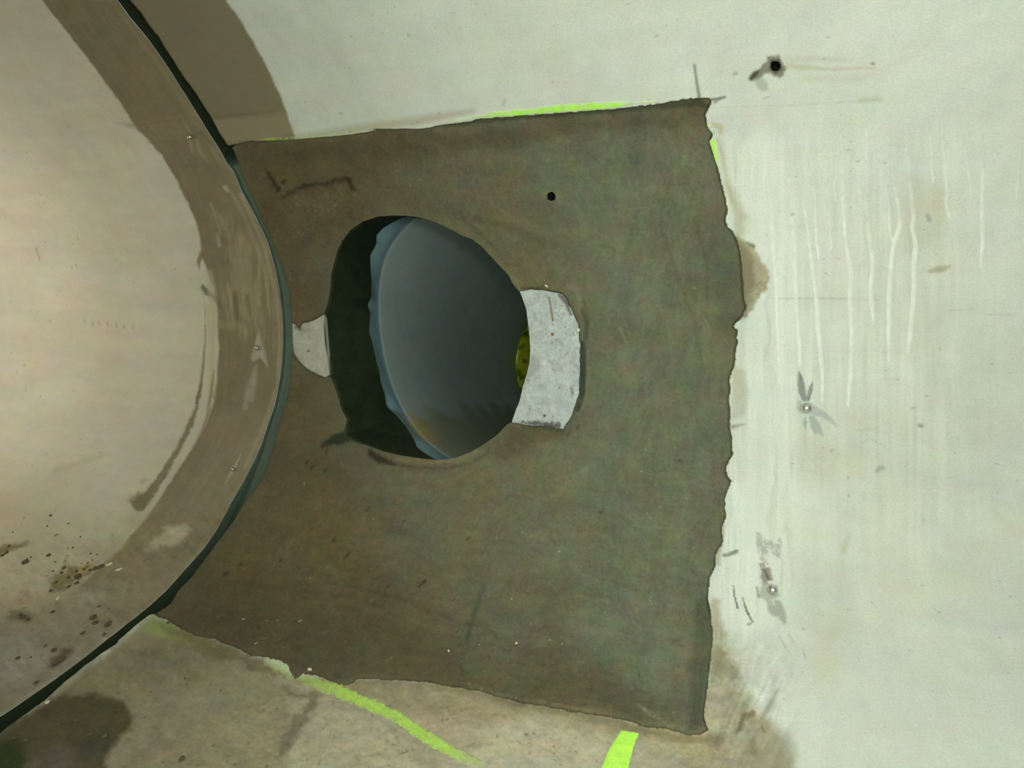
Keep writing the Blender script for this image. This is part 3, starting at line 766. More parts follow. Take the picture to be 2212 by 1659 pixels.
# ---- right pipe section (cut back under the mortar patch, cored for the inlet)
selR = (G[:, 0] > xR(G[:, 1]) + 0.002) & (G[:, 0] < XB - 0.02)
deep = sdist(gu, gv, PATCH_MASK) > 12
keep = (~deep) | (rng.random(len(gu)) < 0.05)
selR &= keep
loopR = np.vstack([np.stack([xR(sj), sj], 1)[::-1], [(XB, SMIN)], np.stack([np.full(40, XB), np.linspace(SMIN, SMAX, 42)[1:-1]], 1), [(XB, SMAX)]])
cs = coarse(-1.6, XB); cs = cs[cs[:, 0] > xR(cs[:, 1]) + 0.03]
OPEN_BIG = OPENING + (OPENING - OPENING.mean(0)) * 0.03
pe = unproj(PATCH_EDGE[:, 0], PATCH_EDGE[:, 1])
pe_ok = pe[:, 0] > xR(pe[:, 1]) + 0.003
pts = np.vstack([G[selR], cs, pe[pe_ok]])
S, F = cdt(pts, [loopR, unproj(*OPEN_BIG.T)] + [unproj(*h_.T) for h_ in HPOLY])
F = orient(S, F)
cen = S[F].mean(1)
cu, cv = proj(surf(cen))
kill = inside(cu, cv, OPEN_BIG)
for h_ in HPOLY: kill |= inside(cu, cv, h_)
F = F[(~kill) & (cen[:, 0] > xR(cen[:, 1]) - 1e-4)]
u, v = proj(surf(S))
C = paint(base_colour(S, u, v, False), u, v, SPEC_R)
wz = ss((u - 1540) / 60) * ss((2260 - u) / 300) * ss((v - 230) / 120) * ss((1420 - v) / 500)
C *= (1 + wz * (0.10 * fbm(u / 9, v / 160, 56, 4) + 0.05 * fbm(u / 26, v / 200, 57, 3)))[:, None]
nearp = ss((1640 - u + 10 * fbm(u / 20, v / 20, 58)) / 60) * ss((u - 1530) / 20) * ss((v - 330) / 60) * ss((1450 - v) / 60)
C *= (1 + nearp * (0.14 * fbm(u / 5, v / 70, 59, 4) - 0.04))[:, None]
cz = ss((u - 1525) / 20) * ss((1760 - u) / 120) * ss((v - 1370) / 60) * (v < 1e4)
C *= (1 + cz * (0.22 * fbm((u + 0.45 * v) / 7, (v - 0.45 * u) / 60, 74, 4) + 0.18 * fbm(u / 16, v / 16, 75, 4) - 0.05))[:, None]
lowz = ss((v - 1330) / 90) * ss((1720 - u) / 160) * (v < 1e4) * (u > -2000)
C *= (1 + lowz * (0.22 * fbm(u / 30, v / 20, 67, 5) + 0.18 * fbm(u / 7, v / 5, 68, 3)))[:, None]
C *= 1 + (lowz * fbm(u / 40, v / 30, 69, 4))[:, None] * np.array([[0.08, 0.02, -0.10]])
dj = S[:, 0] - xR(S[:, 1])
h = -0.004 * ss(1 - dj / 0.010) + 0.0012 * fbm(S[:, 0] * 6, S[:, 1] * 6, 63, 3)
low = ss((v - 1400) / 80) * (u > -2000) * ss((1700 - u) / 200)
h = h + low * 0.0016 * fbm(u / 12, v / 8, 64, 4)
sm = ss((sdist(u, v, np.array([(1590, 505), (1628, 530), (1662, 600), (1640, 640), (1600, 690), (1590, 600)], float)) + 3) / 8)
h = h + sm * (0.0015 + 0.0018 * fbm(u / 5, v / 5, 65, 3))
inp = sdist(u, v, PATCH_MASK)
h = np.where(inp > 0.8, -0.020, h)
C[inp > -0.7] = lin((88, 82, 60))
V = surf(S, h)
sw = np.linspace(SMIN, SMAX, len(sj))
Vr, Fr = rim(sw, xR, -0.020, 0.07, True, None)
Vr2, Fr2 = rim(sw, xR, -0.003, 0.02, True, None)
ur, vr = proj(Vr2)
hid = inside(ur, vr, PATCH_MASK)[:len(sw)]
Fr2 = Fr2[~(hid[:-1] | hid[1:])]
nV = len(V)
Cr = np.tile(lin((110, 102, 78)), (len(Vr) + len(Vr2), 1))
wall_right = link('wall_right', np.vstack([V, Vr, Vr2]), np.vstack([F, tri2(Fr) + nV, tri2(Fr2) + nV + len(Vr)]), M_WALL, cols=np.vstack([C, Cr]))
tag(wall_right, 'whitish concrete pipe wall right of the joint, streaked with lime wash', kind='structure')

# ---- rubber seal seen in the joint gap
s2 = np.linspace(SMIN, SMAX, 1100)
uu, vv = proj(surf(np.stack([xR(s2), s2], 1)))
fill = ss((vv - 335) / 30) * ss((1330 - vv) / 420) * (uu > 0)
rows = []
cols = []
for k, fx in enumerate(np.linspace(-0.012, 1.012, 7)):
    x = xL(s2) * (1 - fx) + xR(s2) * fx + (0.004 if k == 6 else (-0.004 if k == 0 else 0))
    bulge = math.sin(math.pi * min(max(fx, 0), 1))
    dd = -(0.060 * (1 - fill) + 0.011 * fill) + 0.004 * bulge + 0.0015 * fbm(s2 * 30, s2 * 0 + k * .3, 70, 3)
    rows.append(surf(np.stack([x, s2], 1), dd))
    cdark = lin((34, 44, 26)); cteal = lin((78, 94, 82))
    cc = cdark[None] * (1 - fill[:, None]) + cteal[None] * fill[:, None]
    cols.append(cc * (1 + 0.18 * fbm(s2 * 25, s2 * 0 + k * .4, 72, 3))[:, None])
n = len(s2)
V = np.vstack(rows)
Fq = []
for k in range(6):
    i = np.arange(n - 1) + k * n
    Fq.append(np.stack([i, i + n, i + n + 1, i + 1], 1))
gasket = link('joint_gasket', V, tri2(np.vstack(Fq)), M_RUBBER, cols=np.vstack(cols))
tag(gasket, 'dark green rubber seal curving down the gap between the two pipe sections', 'seal')

# ================================================================== MORTAR PATCH
def mortar_face_h(u, v, S):
    h = mortar_h(u, v)
    h = h - 0.007 * (1 - ss(segd(u, v, PATCH_EDGE, False) / 5.0))
    dj = S[:, 0] - xR(S[:, 1])
    h = h - 0.006 * ss(1 - dj / 0.007)
    dp = np.minimum(segd(u, v, PLATE_R, False), segd(u, v, PLATE_L, False))
    h = h - 0.016 * (1 - ss(dp / 3.2))
    return h


dO = segd(gu, gv, OPENING, True)
REGION = np.vstack([PATCH_EDGE, [(334, 1325)]])
jside = np.stack([xR(sj), sj], 1)
ju, jv = proj(surf(jside))
jm = (jv > 322) & (jv < 1322) & (ju > 250) & (ju < 660)
jside = jside[jm]                        # increasing s = going up the image
loopM = np.vstack([unproj(*PATCH_EDGE.T), jside])
rec_r = unproj(*PLATE_R.T); rec_l = unproj(*PLATE_L.T)
selM = inside(gu, gv, PATCH_MASK) & (G[:, 0] > xR(G[:, 1]) + 0.002)
S, F = cdt(np.vstack([G[selM], rec_r, rec_l]), [loopM, unproj(*OPENING.T)] + [unproj(*h_.T) for h_ in HPOLY[1:]])
F = orient(S, F)
cen = S[F].mean(1)
cu, cv = proj(surf(cen))
in_region = inside(cen[:, 0], cen[:, 1], loopM)
k_ = inside(cu, cv, OPENING) | inside(cu, cv, REC_R) | inside(cu, cv, REC_L) | inside(cu, cv, HPOLY[1])
F = F[in_region & ~k_]
u, v = proj(surf(S))
h = mortar_face_h(u, v, S)
V = surf(S, h)
n = len(S)
C = np.tile(lin((101, 98, 76)), (n, 1))
SPEC_M = [
    ('poly', [(480, 300), (900, 250), (820, 480), (700, 560), (680, 900), (760, 1060), (900, 1300), (950, 1500), (300, 1400), (500, 1100), (640, 800)], (96, 84, 57), 0.8, 90, dict(warp=30, ws=90)),
    ('poly', [(1150, 300), (1500, 300), (1560, 800), (1520, 1500), (1300, 1500), (1150, 1050), (1280, 900), (1260, 600)], (105, 109, 88), 0.75, 90, dict(warp=30, ws=80)),
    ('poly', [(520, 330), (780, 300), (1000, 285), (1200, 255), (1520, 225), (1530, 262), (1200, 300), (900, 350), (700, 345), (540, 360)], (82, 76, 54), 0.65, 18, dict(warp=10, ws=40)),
    ('line', [(960, 274), (1100, 257), (1260, 246), (1400, 233), (1510, 222), (1528, 232)], (58, 62, 44), 0.85, 5, dict(w=[4, 8, 9, 11, 18, 8], warp=3, ws=10)),  # recess shadow under the top edge painted dark, with damp at the corner
    ('poly', [(350, 1300), (500, 1280), (800, 1330), (1000, 1400), (1300, 1440), (1480, 1540), (1300, 1545), (1000, 1500), (700, 1470), (400, 1370)], (84, 78, 54), 0.65, 40, dict(warp=30, ws=50)),
    ('poly', [(540, 1050), (800, 1060), (860, 1200), (700, 1260), (480, 1220)], (112, 100, 70), 0.5, 50, dict(warp=30, ws=60)),
    ('poly', [(870, 1010), (1240, 960), (1250, 1250), (1000, 1240), (870, 1150)], (112, 108, 84), 0.5, 60, dict(warp=30, ws=60)),
    ('poly', [(1500, 1300), (1532, 1290), (1540, 1370), (1528, 1470), (1518, 1560), (1484, 1584), (1490, 1480)], (82, 84, 66), 0.85, 8, dict(warp=5, ws=20)),
    ('poly', [(1530, 480), (1580, 500), (1604, 600), (1600, 690), (1550, 720), (1530, 600)], (86, 90, 72), 0.7, 20, dict(warp=12, ws=30)),
    ('poly', [(606, 420), (650, 398), (750, 382), (764, 404), (740, 470), (640, 560), (600, 470)], (96, 84, 60), 0.5, 14, dict(warp=14, ws=20)),
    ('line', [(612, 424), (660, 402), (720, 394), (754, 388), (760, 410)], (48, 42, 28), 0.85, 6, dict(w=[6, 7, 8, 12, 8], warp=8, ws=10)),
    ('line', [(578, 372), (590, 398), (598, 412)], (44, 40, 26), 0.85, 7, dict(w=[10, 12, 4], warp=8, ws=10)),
    ('poly', [(625, 560), (690, 570), (690, 670), (650, 695), (625, 690)], (104, 92, 70), 0.5, 16, dict(br=(0.2, 6, 60))),
    ('line', [(1040, 520), (1090, 570), (1120, 620)], (116, 110, 78), 0.55, 10, dict(w=[14, 20, 14])),
    ('line', [(1000, 468), (1060, 480), (1130, 500), (1180, 530)], (82, 80, 56), 0.6, 9, dict(w=[6, 10, 8, 4])),
    ('line', [(1230, 620), (1246, 625), (1254, 660), (1262, 700)], (122, 118, 98), 0.7, 5, dict(w=[14, 12, 8, 5])),
    ('line', [(1256, 668), (1266, 700), (1264, 730)], (60, 66, 54), 0.7, 5, dict(w=[6, 9, 6])),  # this and the next stroke: shade in the plate-side dent, painted dark
    ('line', [(1258, 740), (1259, 800), (1257, 850), (1246, 885)], (52, 60, 50), 0.9, 4, dict(w=[10, 12, 13, 9])),
    ('line', [(1268, 740), (1270, 800), (1266, 860), (1250, 900)], (118, 120, 102), 0.5, 4, dict(w=[3, 3, 3, 3])),
    ('poly', [(1110, 920), (1230, 930), (1220, 950), (1170, 950), (1090, 1000), (1060, 985)], (84, 78, 54), 0.6, 12, dict(warp=8, ws=16)),
    ('line', [(1130, 925), (1170, 924), (1215, 934)], (66, 66, 52), 0.7, 4, dict(w=[6, 6, 8], warp=3, ws=6)),
    ('line', [(1128, 623), (1160, 622), (1175, 618)], (60, 58, 40), 0.7, 3, dict(w=[6, 5, 3], warp=3, ws=5)),
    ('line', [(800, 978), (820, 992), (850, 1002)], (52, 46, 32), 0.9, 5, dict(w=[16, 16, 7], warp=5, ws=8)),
    ('line', [(850, 1000), (900, 1009), (960, 1012), (1010, 998)], (72, 64, 44), 0.6, 3, dict(w=[4, 3, 4, 3], warp=3, ws=8)),
    ('line', [(860, 992), (930, 1000), (990, 992), (1030, 975)], (126, 116, 88), 0.75, 4, dict(w=[9, 9, 8, 6])),
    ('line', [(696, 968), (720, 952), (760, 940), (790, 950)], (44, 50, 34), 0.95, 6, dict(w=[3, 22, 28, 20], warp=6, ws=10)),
    ('line', [(650, 990), (690, 1010), (740, 1020)], (82, 78, 52), 0.5, 12, dict(w=[14, 20, 10], warp=9, ws=12)),
    ('line', [(1045, 1265), (1022, 1330), (1008, 1380)], (74, 82, 62), 0.8, 7, dict(w=[6, 12, 10])),
    ('line', [(1360, 470), (1440, 700), (1478, 900)], (122, 116, 88), 0.35, 5, dict(w=[4, 5, 4])),
    ('line', [(1430, 500), (1500, 700), (1520, 800)], (84, 80, 54), 0.4, 4, dict(w=[4, 5, 4])),
    ('line', [(1500, 470), (1526, 560), (1530, 650)], (80, 78, 52), 0.45, 5, dict(w=[4, 6, 4])),
    ('line', [(1340, 710), (1354, 742)], (138, 138, 120), 0.6, 4, dict(w=[5, 4])),
    ('line', [(560, 430), (620, 520), (640, 640)], (92, 80, 54), 0.4, 12, dict(w=[10, 20, 12])),
    ('line', [(500, 345), (540, 430), (590, 540), (620, 650)], (98, 82, 52), 0.5, 8, dict(w=[8, 10, 10, 8])),
    ('line', [(1180, 860), (1300, 870), (1500, 860)], (120, 118, 94), 0.25, 8, dict(w=[4, 6, 3])),
    ('line', [(860, 1030), (1100, 1020), (1300, 1000)], (122, 116, 88), 0.25, 9, dict(w=[4, 8, 3])),
    ('line', [(480, 1255), (640, 1275), (800, 1300), (960, 1330)], (70, 62, 42), 0.4, 8, dict(w=[6, 5, 5, 4], warp=5, ws=20)),
    ('line', [(1060, 440), (1100, 470), (1180, 500), (1290, 500)], (126, 120, 88), 0.3, 8, dict(w=[5, 8, 8, 3])),
    ('line', [(1202, 425), (1210, 440)], (126, 124, 104), 0.5, 5, dict(w=[8, 4])),
    ('line', [(790, 1105), (800, 1098)], (56, 50, 36), 0.7, 2.5, dict(w=[3, 4])),
    ('line', [(486, 1244), (494, 1238)], (66, 48, 32), 0.85, 4, dict(w=[8, 6])),
    ('line', [(520, 1220), (524, 1222)], (60, 54, 36), 0.7, 3, dict(w=[7, 6])),
    ('line', [(1296, 1108), (1302, 1106)], (66, 66, 50), 0.7, 3, dict(w=[6, 6])),
    ('line', [(1468, 995), (1472, 997)], (60, 66, 56), 0.7, 3, dict(w=[6, 6])),
    ('line', [(1256, 1020), (1266, 1012)], (134, 134, 114), 0.5, 6, dict(w=[10, 8])),
    ('line', [(1380, 1525), (1430, 1560), (1470, 1575)], (140, 134, 112), 0.6, 5, dict(w=[5, 9, 7], br=(0.3, 5, 5))),
    ('line', [(1080, 1500), (1200, 1522), (1320, 1545)], (132, 122, 92), 0.5, 4, dict(w=[3, 4, 4], br=(0.3, 5, 5))),
]
for a_, b_, w_ in ((750, 1199, 5), (746, 1206, 4), (720, 1169, 6), (725, 1174, 3), (605, 1214, 4), (915, 1259, 6), (906, 1268, 4), (838, 1268, 4), (598, 410, 10), (870, 1130, 3), (1010, 1165, 4), (660, 1000, 6), (672, 1012, 5), (700, 1018, 5), (705, 975, 4), (1225, 940, 4), (1246, 925, 5), (610, 395, 8)):
    SPEC_M.append(('line', [(a_, b_), (a_ + 5, b_ - 5)], (50, 46, 32), 0.85, 2, dict(w=[w_, w_ * .6], warp=2, ws=4)))
SPEC_M += [
    ('poly', [(622, 440), (650, 425), (740, 415), (745, 445), (700, 480), (640, 520), (615, 500)], (116, 104, 80), 0.5, 12, dict(br=(0.1, 4, 4))),
    ('line', [(660, 1090), (840, 1060), (1080, 1075), (1260, 1030)], (122, 116, 90), 0.22, 12, dict(w=[6, 10, 12, 6])),
    ('line', [(700, 1250), (860, 1290), (1040, 1360), (1200, 1440)], (70, 66, 48), 0.35, 14, dict(w=[8, 14, 18, 10], warp=10, ws=30)),
    ('line', [(1330, 640), (1370, 900), (1360, 1150)], (122, 122, 100), 0.25, 16, dict(w=[10, 26, 12])),
    ('line', [(1420, 330), (1480, 520), (1510, 760), (1500, 1000)], (84, 82, 62), 0.3, 10, dict(w=[8, 14, 12, 6])),
    ('line', [(880, 300), (1000, 330), (1130, 345), (1300, 330)], (116, 110, 84), 0.3, 12, dict(w=[5, 16, 14, 6])),
    ('line', [(1240, 1450), (1300, 1380), (1400, 1300)], (118, 116, 92), 0.25, 9, dict(w=[6, 10, 5])),
]
for k in range(90):  # tiny glints on the mortar, painted as pale specks
    x = random.uniform(420, 1500); y = random.uniform(1000, 1540) if k % 4 else random.uniform(340, 1000)
    if inside(np.array([x]), np.array([y]), OPENING)[0]: continue
    SPEC_M.append(('line', [(x, y), (x + 2, y + random.uniform(-2, 2))], (196, 192, 162), random.uniform(.4, .9), 1.2, dict(w=[random.uniform(.2, 1.2)] * 2)))
for k in range(900):
    x = random.uniform(360, 1560); y = random.uniform(320, 1560)
    if y < 1000 and random.random() < 0.75: continue
    c = random.choice([(66, 60, 42), (62, 62, 48), (74, 66, 46), (134, 128, 104), (128, 114, 84)])
    SPEC_M.append(('line', [(x, y), (x + random.uniform(-4, 4), y + random.uniform(-3, 3))], c, random.uniform(.3, .8), 1.6, dict(w=[random.uniform(.3, 3)] * 2)))
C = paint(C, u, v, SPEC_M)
# trowel streaks, sweeping round the opening and upright on the right side
uw = u + 26 * fbm(u / 90, v / 90, 84, 3) + 0.12 * v; vw = v + 26 * fbm(u / 90, v / 90, 85, 3) - 0.2 * u
st = fbm(uw / 8, vw / 120, 80, 4) * ss((u - 1150) / 250) + fbm(uw / 90, vw / 9, 81, 4) * ss((u * 0.3 + v - 1250) / 200)
C *= (1 + 0.12 * st + 0.20 * fbm(uw / 60, vw / 45, 82, 5) + 0.14 * fbm(uw / 9, vw / 9, 83, 4) + 0.16 * fbm(u / 3.6, v / 3.6, 87, 2))[:, None]
tint = fbm(uw / 70, vw / 70, 86, 4)[:, None]
C *= 1 + tint * np.array([[0.08, 0.03, -0.10]])
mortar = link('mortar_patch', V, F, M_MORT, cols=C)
tag(mortar, 'dark olive grey repair mortar troweled round the round side opening', 'mortar patch')

# joint end of the patch, closing down to the pipe section
sE = jside[:, 1]
nE = len(sE)
e0 = np.stack([xR(sE), sE], 1)
eu, ev = proj(surf(e0))
he = mortar_face_h(eu, ev, e0)
a = surf(e0, he); b = surf(e0, np.full(nE, -0.03))
i = np.arange(nE - 1)
link('edge', np.vstack([a, b]), tri2(np.stack([i, i + nE, i + nE + 1, i + 1], 1)), M_MORT, mortar,
     cols=np.tile(lin((92, 90, 68)), (2 * nE, 1)))

# ================================================================== PLATES OF OLD CEMENT LEFT SHOWING
def plate(name, poly_in, poly_out, hbase, spec, base, label, rough):
    P = np.vstack([poly_out, np.array(poly_in, float)[::-1]])
    P2 = resample(P, 2.4)
    m = (gu > P[:, 0].min()) & (gu < P[:, 0].max()) & (gv > P[:, 1].min()) & (gv < P[:, 1].max())
    a_, b_ = np.meshgrid(np.arange(P[:, 0].min(), P[:, 0].max(), 2.2), np.arange(P[:, 1].min(), P[:, 1].max(), 2.2))
    a_ = a_.ravel() + rng.uniform(-.3, .3, a_.size); b_ = b_.ravel() + rng.uniform(-.3, .3, b_.size)
    k = inside(a_, b_, P2)
    lp = unproj(*P2.T)
    S, F = cdt(unproj(a_[k], b_[k]), [lp])
    F = orient(S, F)
    cen = S[F].mean(1)
    F = F[inside(cen[:, 0], cen[:, 1], lp)]
    u, v = proj(surf(S))
    h = hbase + rough * fbm(u / 10, v / 10, 90, 4) + rough * 0.5 * fbm(u / 3, v / 3, 91, 2)
    h = h - 0.003 * (1 - ss(segd(u, v, poly_out, False) / 5))
    C = np.tile(lin(base), (len(S), 1)) * (1 + 0.24 * fbm(u / 16, v / 16, 92, 4) + 0.18 * fbm(u / 5, v / 5, 93, 3))[:, None]
    C = paint(C, u, v, spec)
    V = surf(S, h)
    # sides down into the wall
    n = len(P2)
    q = unproj(*P2.T)
    qu, qv = proj(surf(q))
    hq = hbase + rough * fbm(qu / 10, qv / 10, 90, 4) + rough * 0.5 * fbm(qu / 3, qv / 3, 91, 2) - 0.003 * (1 - ss(segd(qu, qv, poly_out, False) / 5))
    V2 = np.vstack([surf(q, hq), surf(q, hq - 0.014)])
    i = np.arange(n); j = (i + 1) % n
    F2 = tri2(np.stack([i, j, j + n, i + n], 1)) + len(V)
    o = link(name, np.vstack([V, V2]), np.vstack([F, F2]), M_PLATE, cols=np.vstack([C, np.tile(lin(base) * 0.8, (2 * n, 1))]))
    tag(o, label, 'cement plate')
    return o


sp = [('poly', [(1143, 770), (1160, 760), (1168, 790), (1148, 812), (1140, 825), (1132, 828)], (158, 156, 152), 0.7, 6, dict(warp=4, ws=8)),
      ('line', [(1150, 760), (1190, 800), (1230, 830)], (206, 210, 206), 0.4, 8, dict(w=[14, 14, 8])),
      ('line', [(1125, 912), (1160, 914), (1205, 920)], (76, 78, 70), 0.9, 4, dict(w=[5, 8, 14], warp=7, ws=5)),
      ('line', [(1205, 636), (1220, 650), (1232, 680)], (96, 90, 78), 0.9, 3, dict(w=[5, 9, 5], warp=3, ws=5)),
      ('line', [(1153, 680), (1156, 692)], (140, 148, 152), 0.6, 5, dict(w=[6, 8])),
      ('line', [(1232, 838), (1236, 850)], (96, 98, 90), 0.7, 3, dict(w=[6, 5], warp=3, ws=4)),
      ('line', [(1126, 650), (1136, 690), (1140, 750)], (150, 152, 146), 0.6, 3, dict(w=[3, 3, 4]))]
for k in range(260):
    x = random.uniform(1125, 1248); y = random.uniform(640, 915)
    sp.append(('line', [(x, y), (x + random.uniform(0, 3), y + random.uniform(0, 4))], random.choice([(96, 98, 92), (120, 120, 112), (140, 144, 146)]), random.uniform(.4, .9), 1.2, dict(w=[random.uniform(.2, 2)] * 2)))
plate_r = plate('cement_plate', PLATE_R_IN, PLATE_R, -0.0095, sp, (184, 192, 189),
                'larger whitish pitted cement plate right of the round opening', 0.0016)
sp = [('line', [(664, 712), (666, 730)], (160, 158, 140), 0.7, 5, dict(w=[6, 8])),
      ('line', [(636, 706), (646, 712)], (120, 112, 96), 0.8, 3, dict(w=[8, 7])),
      ('line', [(672, 700), (676, 740), (680, 800)], (166, 168, 158), 0.5, 2, dict(w=[1, 1, 1])),
      ('line', [(688, 700), (692, 740), (696, 800)], (170, 170, 160), 0.5, 2, dict(w=[1, 1, 1]))]
plate_l = plate('cement_plate', PLATE_L_IN, PLATE_L, -0.008, sp, (182, 182, 170),
                'smaller pale cement plate between the pipe joint and the round opening', 0.0008)


# ================================================================== OPENING, INLET PIPE
C0 = surf(unproj([920.], [735.]))[0]
D = ray(1352, 868)                       # direction of the inlet pipe
A1 = np.cross(D, np.array([0, 0, 1.0])); A1 /= np.linalg.norm(A1)
A1 = -A1 if A1[0] < 0 else A1            # towards +x
A2 = np.cross(A1, D); A2 = A2 if A2[2] > 0 else -A2
# plane of the liner's cut end
L1 = 0.25
O1 = C0 + D * L1


def on_plane(px, py, O):
    d = ray(px, py)
    t = ((O - CAM) @ D) / (d @ D)
    return CAM + t * d


PC = on_plane(1020, 722, O1)             # liner centre at its end
EDGE = [(900, 462), (865, 470), (847, 479), (825, 493), (811, 509), (813, 525), (800, 552), (801, 577), (804, 608), (804, 642), (795, 660),
        (803, 676), (801, 717), (807, 739), (813, 760), (818, 785), (823, 800), (825, 822), (834, 850), (837, 877),
        (858, 893), (878, 917), (894, 945), (902, 966)]
E3 = np.array([on_plane(a, b, O1) - PC for a, b in EDGE])
_x, _y = E3 @ A1, E3 @ A2
_q = np.linalg.lstsq(np.stack([_x, _y, np.ones(len(_x))], 1), _x ** 2 + _y ** 2, rcond=None)[0]
PC = PC + A1 * _q[0] / 2 + A2 * _q[1] / 2      # best fitting circle through the traced edge
RHO = float(math.sqrt(_q[2] + _q[0] ** 2 / 4 + _q[1] ** 2 / 4))
print('LINER', RHO, _q)
E3 = E3 - A1[None] * _q[0] / 2 - A2[None] * _q[1] / 2
er = np.hypot(E3 @ A1, E3 @ A2)
ea = np.arctan2(E3 @ A2, E3 @ A1) % (2 * math.pi)
o_ = np.argsort(ea); ea = ea[o_]; er = er[o_]
NA = 300
ANG = np.linspace(0, 2 * math.pi, NA, endpoint=False)


def front_r(a):
    lo, hi = ea[0], ea[-1]
    r = np.interp(a, ea, er)
    d = np.minimum(np.abs(a - lo), np.abs(a - hi))
    out = (a < lo) | (a > hi)
    k = ss(d / 0.5)
    return np.where(out, r * (1 - k) + RHO * k, r)


FR = front_r(ANG) + 0.0012 * fbm(ANG * 30, ANG * 0, 95, 3)
_g = np.exp(-0.5 * (np.minimum(np.arange(NA), NA - np.arange(NA)) / 9.0) ** 2)
FRS = np.real(np.fft.ifft(np.fft.fft(FR) * np.fft.fft(_g / _g.sum())))
ring = lambda c, r, a=ANG: c[None] + (r * np.cos(a))[:, None] * A1[None] + (r * np.sin(a))[:, None] * A2[None]
front = ring(PC, FR)

# near edge of the reveal: the opening outline at the mortar face
near_px = resample(OPENING, 2.5)
nS = unproj(*near_px.T)
nu, nv_ = proj(surf(nS))
hN = mortar_h(nu, nv_)
dpl = np.minimum(segd(nu, nv_, np.array(PLATE_R_IN), False), segd(nu, nv_, np.array(PLATE_L_IN), False))
hN = np.where(dpl < 2.0, -0.0125, hN - 0.0005)
near = surf(nS, hN)
q = near - PC
na = np.arctan2(q @ A2, q @ A1) % (2 * math.pi)
farr = ring(PC, np.interp(na, np.r_[ANG, 2 * math.pi], np.r_[FR, FR[0]]) * 1.004, na) + D[None] * 0.012
NR = 26
rows = []; cols = []
Nn = len(near)
kk = np.arange(Nn)
for r in range(NR + 1):
    t = r / NR
    # straight bore first, then it meets the liner
    P = near * (1 - t) + farr * t
    ww = math.sin(math.pi * t)
    cen_ = P.mean(0)
    out = P - cen_
    out -= (out @ D)[:, None] * D[None]
    out /= np.linalg.norm(out, axis=1)[:, None]
    nz = fbm(na * 9, na * 0 + t * 3.0, 97, 4)
    P = P + out * (0.006 * ww * nz)[:, None]
    rows.append(P)
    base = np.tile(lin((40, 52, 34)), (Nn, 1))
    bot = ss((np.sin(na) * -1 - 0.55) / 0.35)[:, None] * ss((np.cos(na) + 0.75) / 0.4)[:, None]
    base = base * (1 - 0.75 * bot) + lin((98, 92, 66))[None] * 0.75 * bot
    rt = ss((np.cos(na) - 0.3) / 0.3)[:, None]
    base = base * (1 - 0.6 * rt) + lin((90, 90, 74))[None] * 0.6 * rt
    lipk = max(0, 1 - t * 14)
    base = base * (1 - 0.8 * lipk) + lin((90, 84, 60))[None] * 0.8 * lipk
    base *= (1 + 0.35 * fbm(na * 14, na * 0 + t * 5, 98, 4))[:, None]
    cols.append(base)
V = np.vstack(rows)
F4 = []
for r in range(NR):
    i = kk + r * Nn; j = (kk + 1) % Nn + r * Nn
    F4.append(np.stack([i, j, j + Nn, i + Nn], 1))
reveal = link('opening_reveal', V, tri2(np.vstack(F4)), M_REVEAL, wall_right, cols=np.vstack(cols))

# the liner pipe
pipe = empty('inlet_pipe', tuple(PC))
LL = 2.9
zs = [0.0, 0.012, 0.03, 0.060, 0.075, 0.083, 0.090, 0.10] + list(np.linspace(0.14, LL, 44))
rows = []; cols = []
for z in zs:
    k = float(ss(np.array(z / 0.6)))
    k0 = float(ss(np.array(z / 0.035)))
    r = (FR * (1 - k0) + FRS * k0) * (1 - k) + (RHO + 0.001) * k
    step = -0.0035 * float(ss(np.array((z - 0.075) / 0.012)))
    P = ring(PC + D * z, r + step)
    rows.append(P)
    c = np.tile(lin((122, 152, 160)) if z < 0.08 else lin((180, 197, 196)), (NA, 1))
    sed = ss((-np.sin(ANG) - 0.60 + 0.10 * fbm(ANG * 6, ANG * 0 + z * 6, 101, 3)) / 0.12)[:, None] * float(ss(np.array((z - 0.05) / 0.08)))
    c = c * (1 - 0.8 * sed) + lin((150, 150, 112))[None] * 0.8 * sed
    # iron stained silt by the cut end
    a_r = (ANG - 3.98) / 0.13
    rust = np.exp(-a_r ** 2 - ((z - 0.13) / 0.07) ** 2)[:, None] * 1.2 * (0.6 + 0.6 * fbm(ANG * 30, ANG * 0 + z * 30, 102, 3))[:, None]
    rust = np.clip(rust, 0, 0.9)
    c = c * (1 - rust) + lin((214, 178, 100))[None] * rust
    c *= (1 + 0.10 * fbm(ANG * 5, ANG * 0 + z * 4, 103, 4))[:, None]
    cols.append(c)
kk = np.arange(NA)


def lathe_faces(nr, n, flip=False):
    F = []
    k_ = np.arange(n)
    for r in range(nr - 1):
        i = k_ + r * n; j = (k_ + 1) % n + r * n
        F.append(np.stack([i, j, j + n, i + n], 1))
    F = tri2(np.vstack(F))
    return F[:, ::-1] if flip else F


V = np.vstack(rows) - PC[None]
barrel = link('barrel', V, lathe_faces(len(zs), NA), M_LINER, pipe, cols=np.vstack(cols))
# cut rim with wall thickness
V = np.vstack([ring(PC, FR), ring(PC, FR + 0.012), ring(PC + D * 0.3, FR * 0 + RHO + 0.014)]) - PC[None]
link('cut_rim', V, lathe_faces(3, NA, True), M_LINER, pipe, cols=np.tile(lin((90, 104, 104)), (len(V), 1)))
tag(pipe, 'grey blue plastic inlet pipe with a ragged cut end inside the round opening', 'pipe')

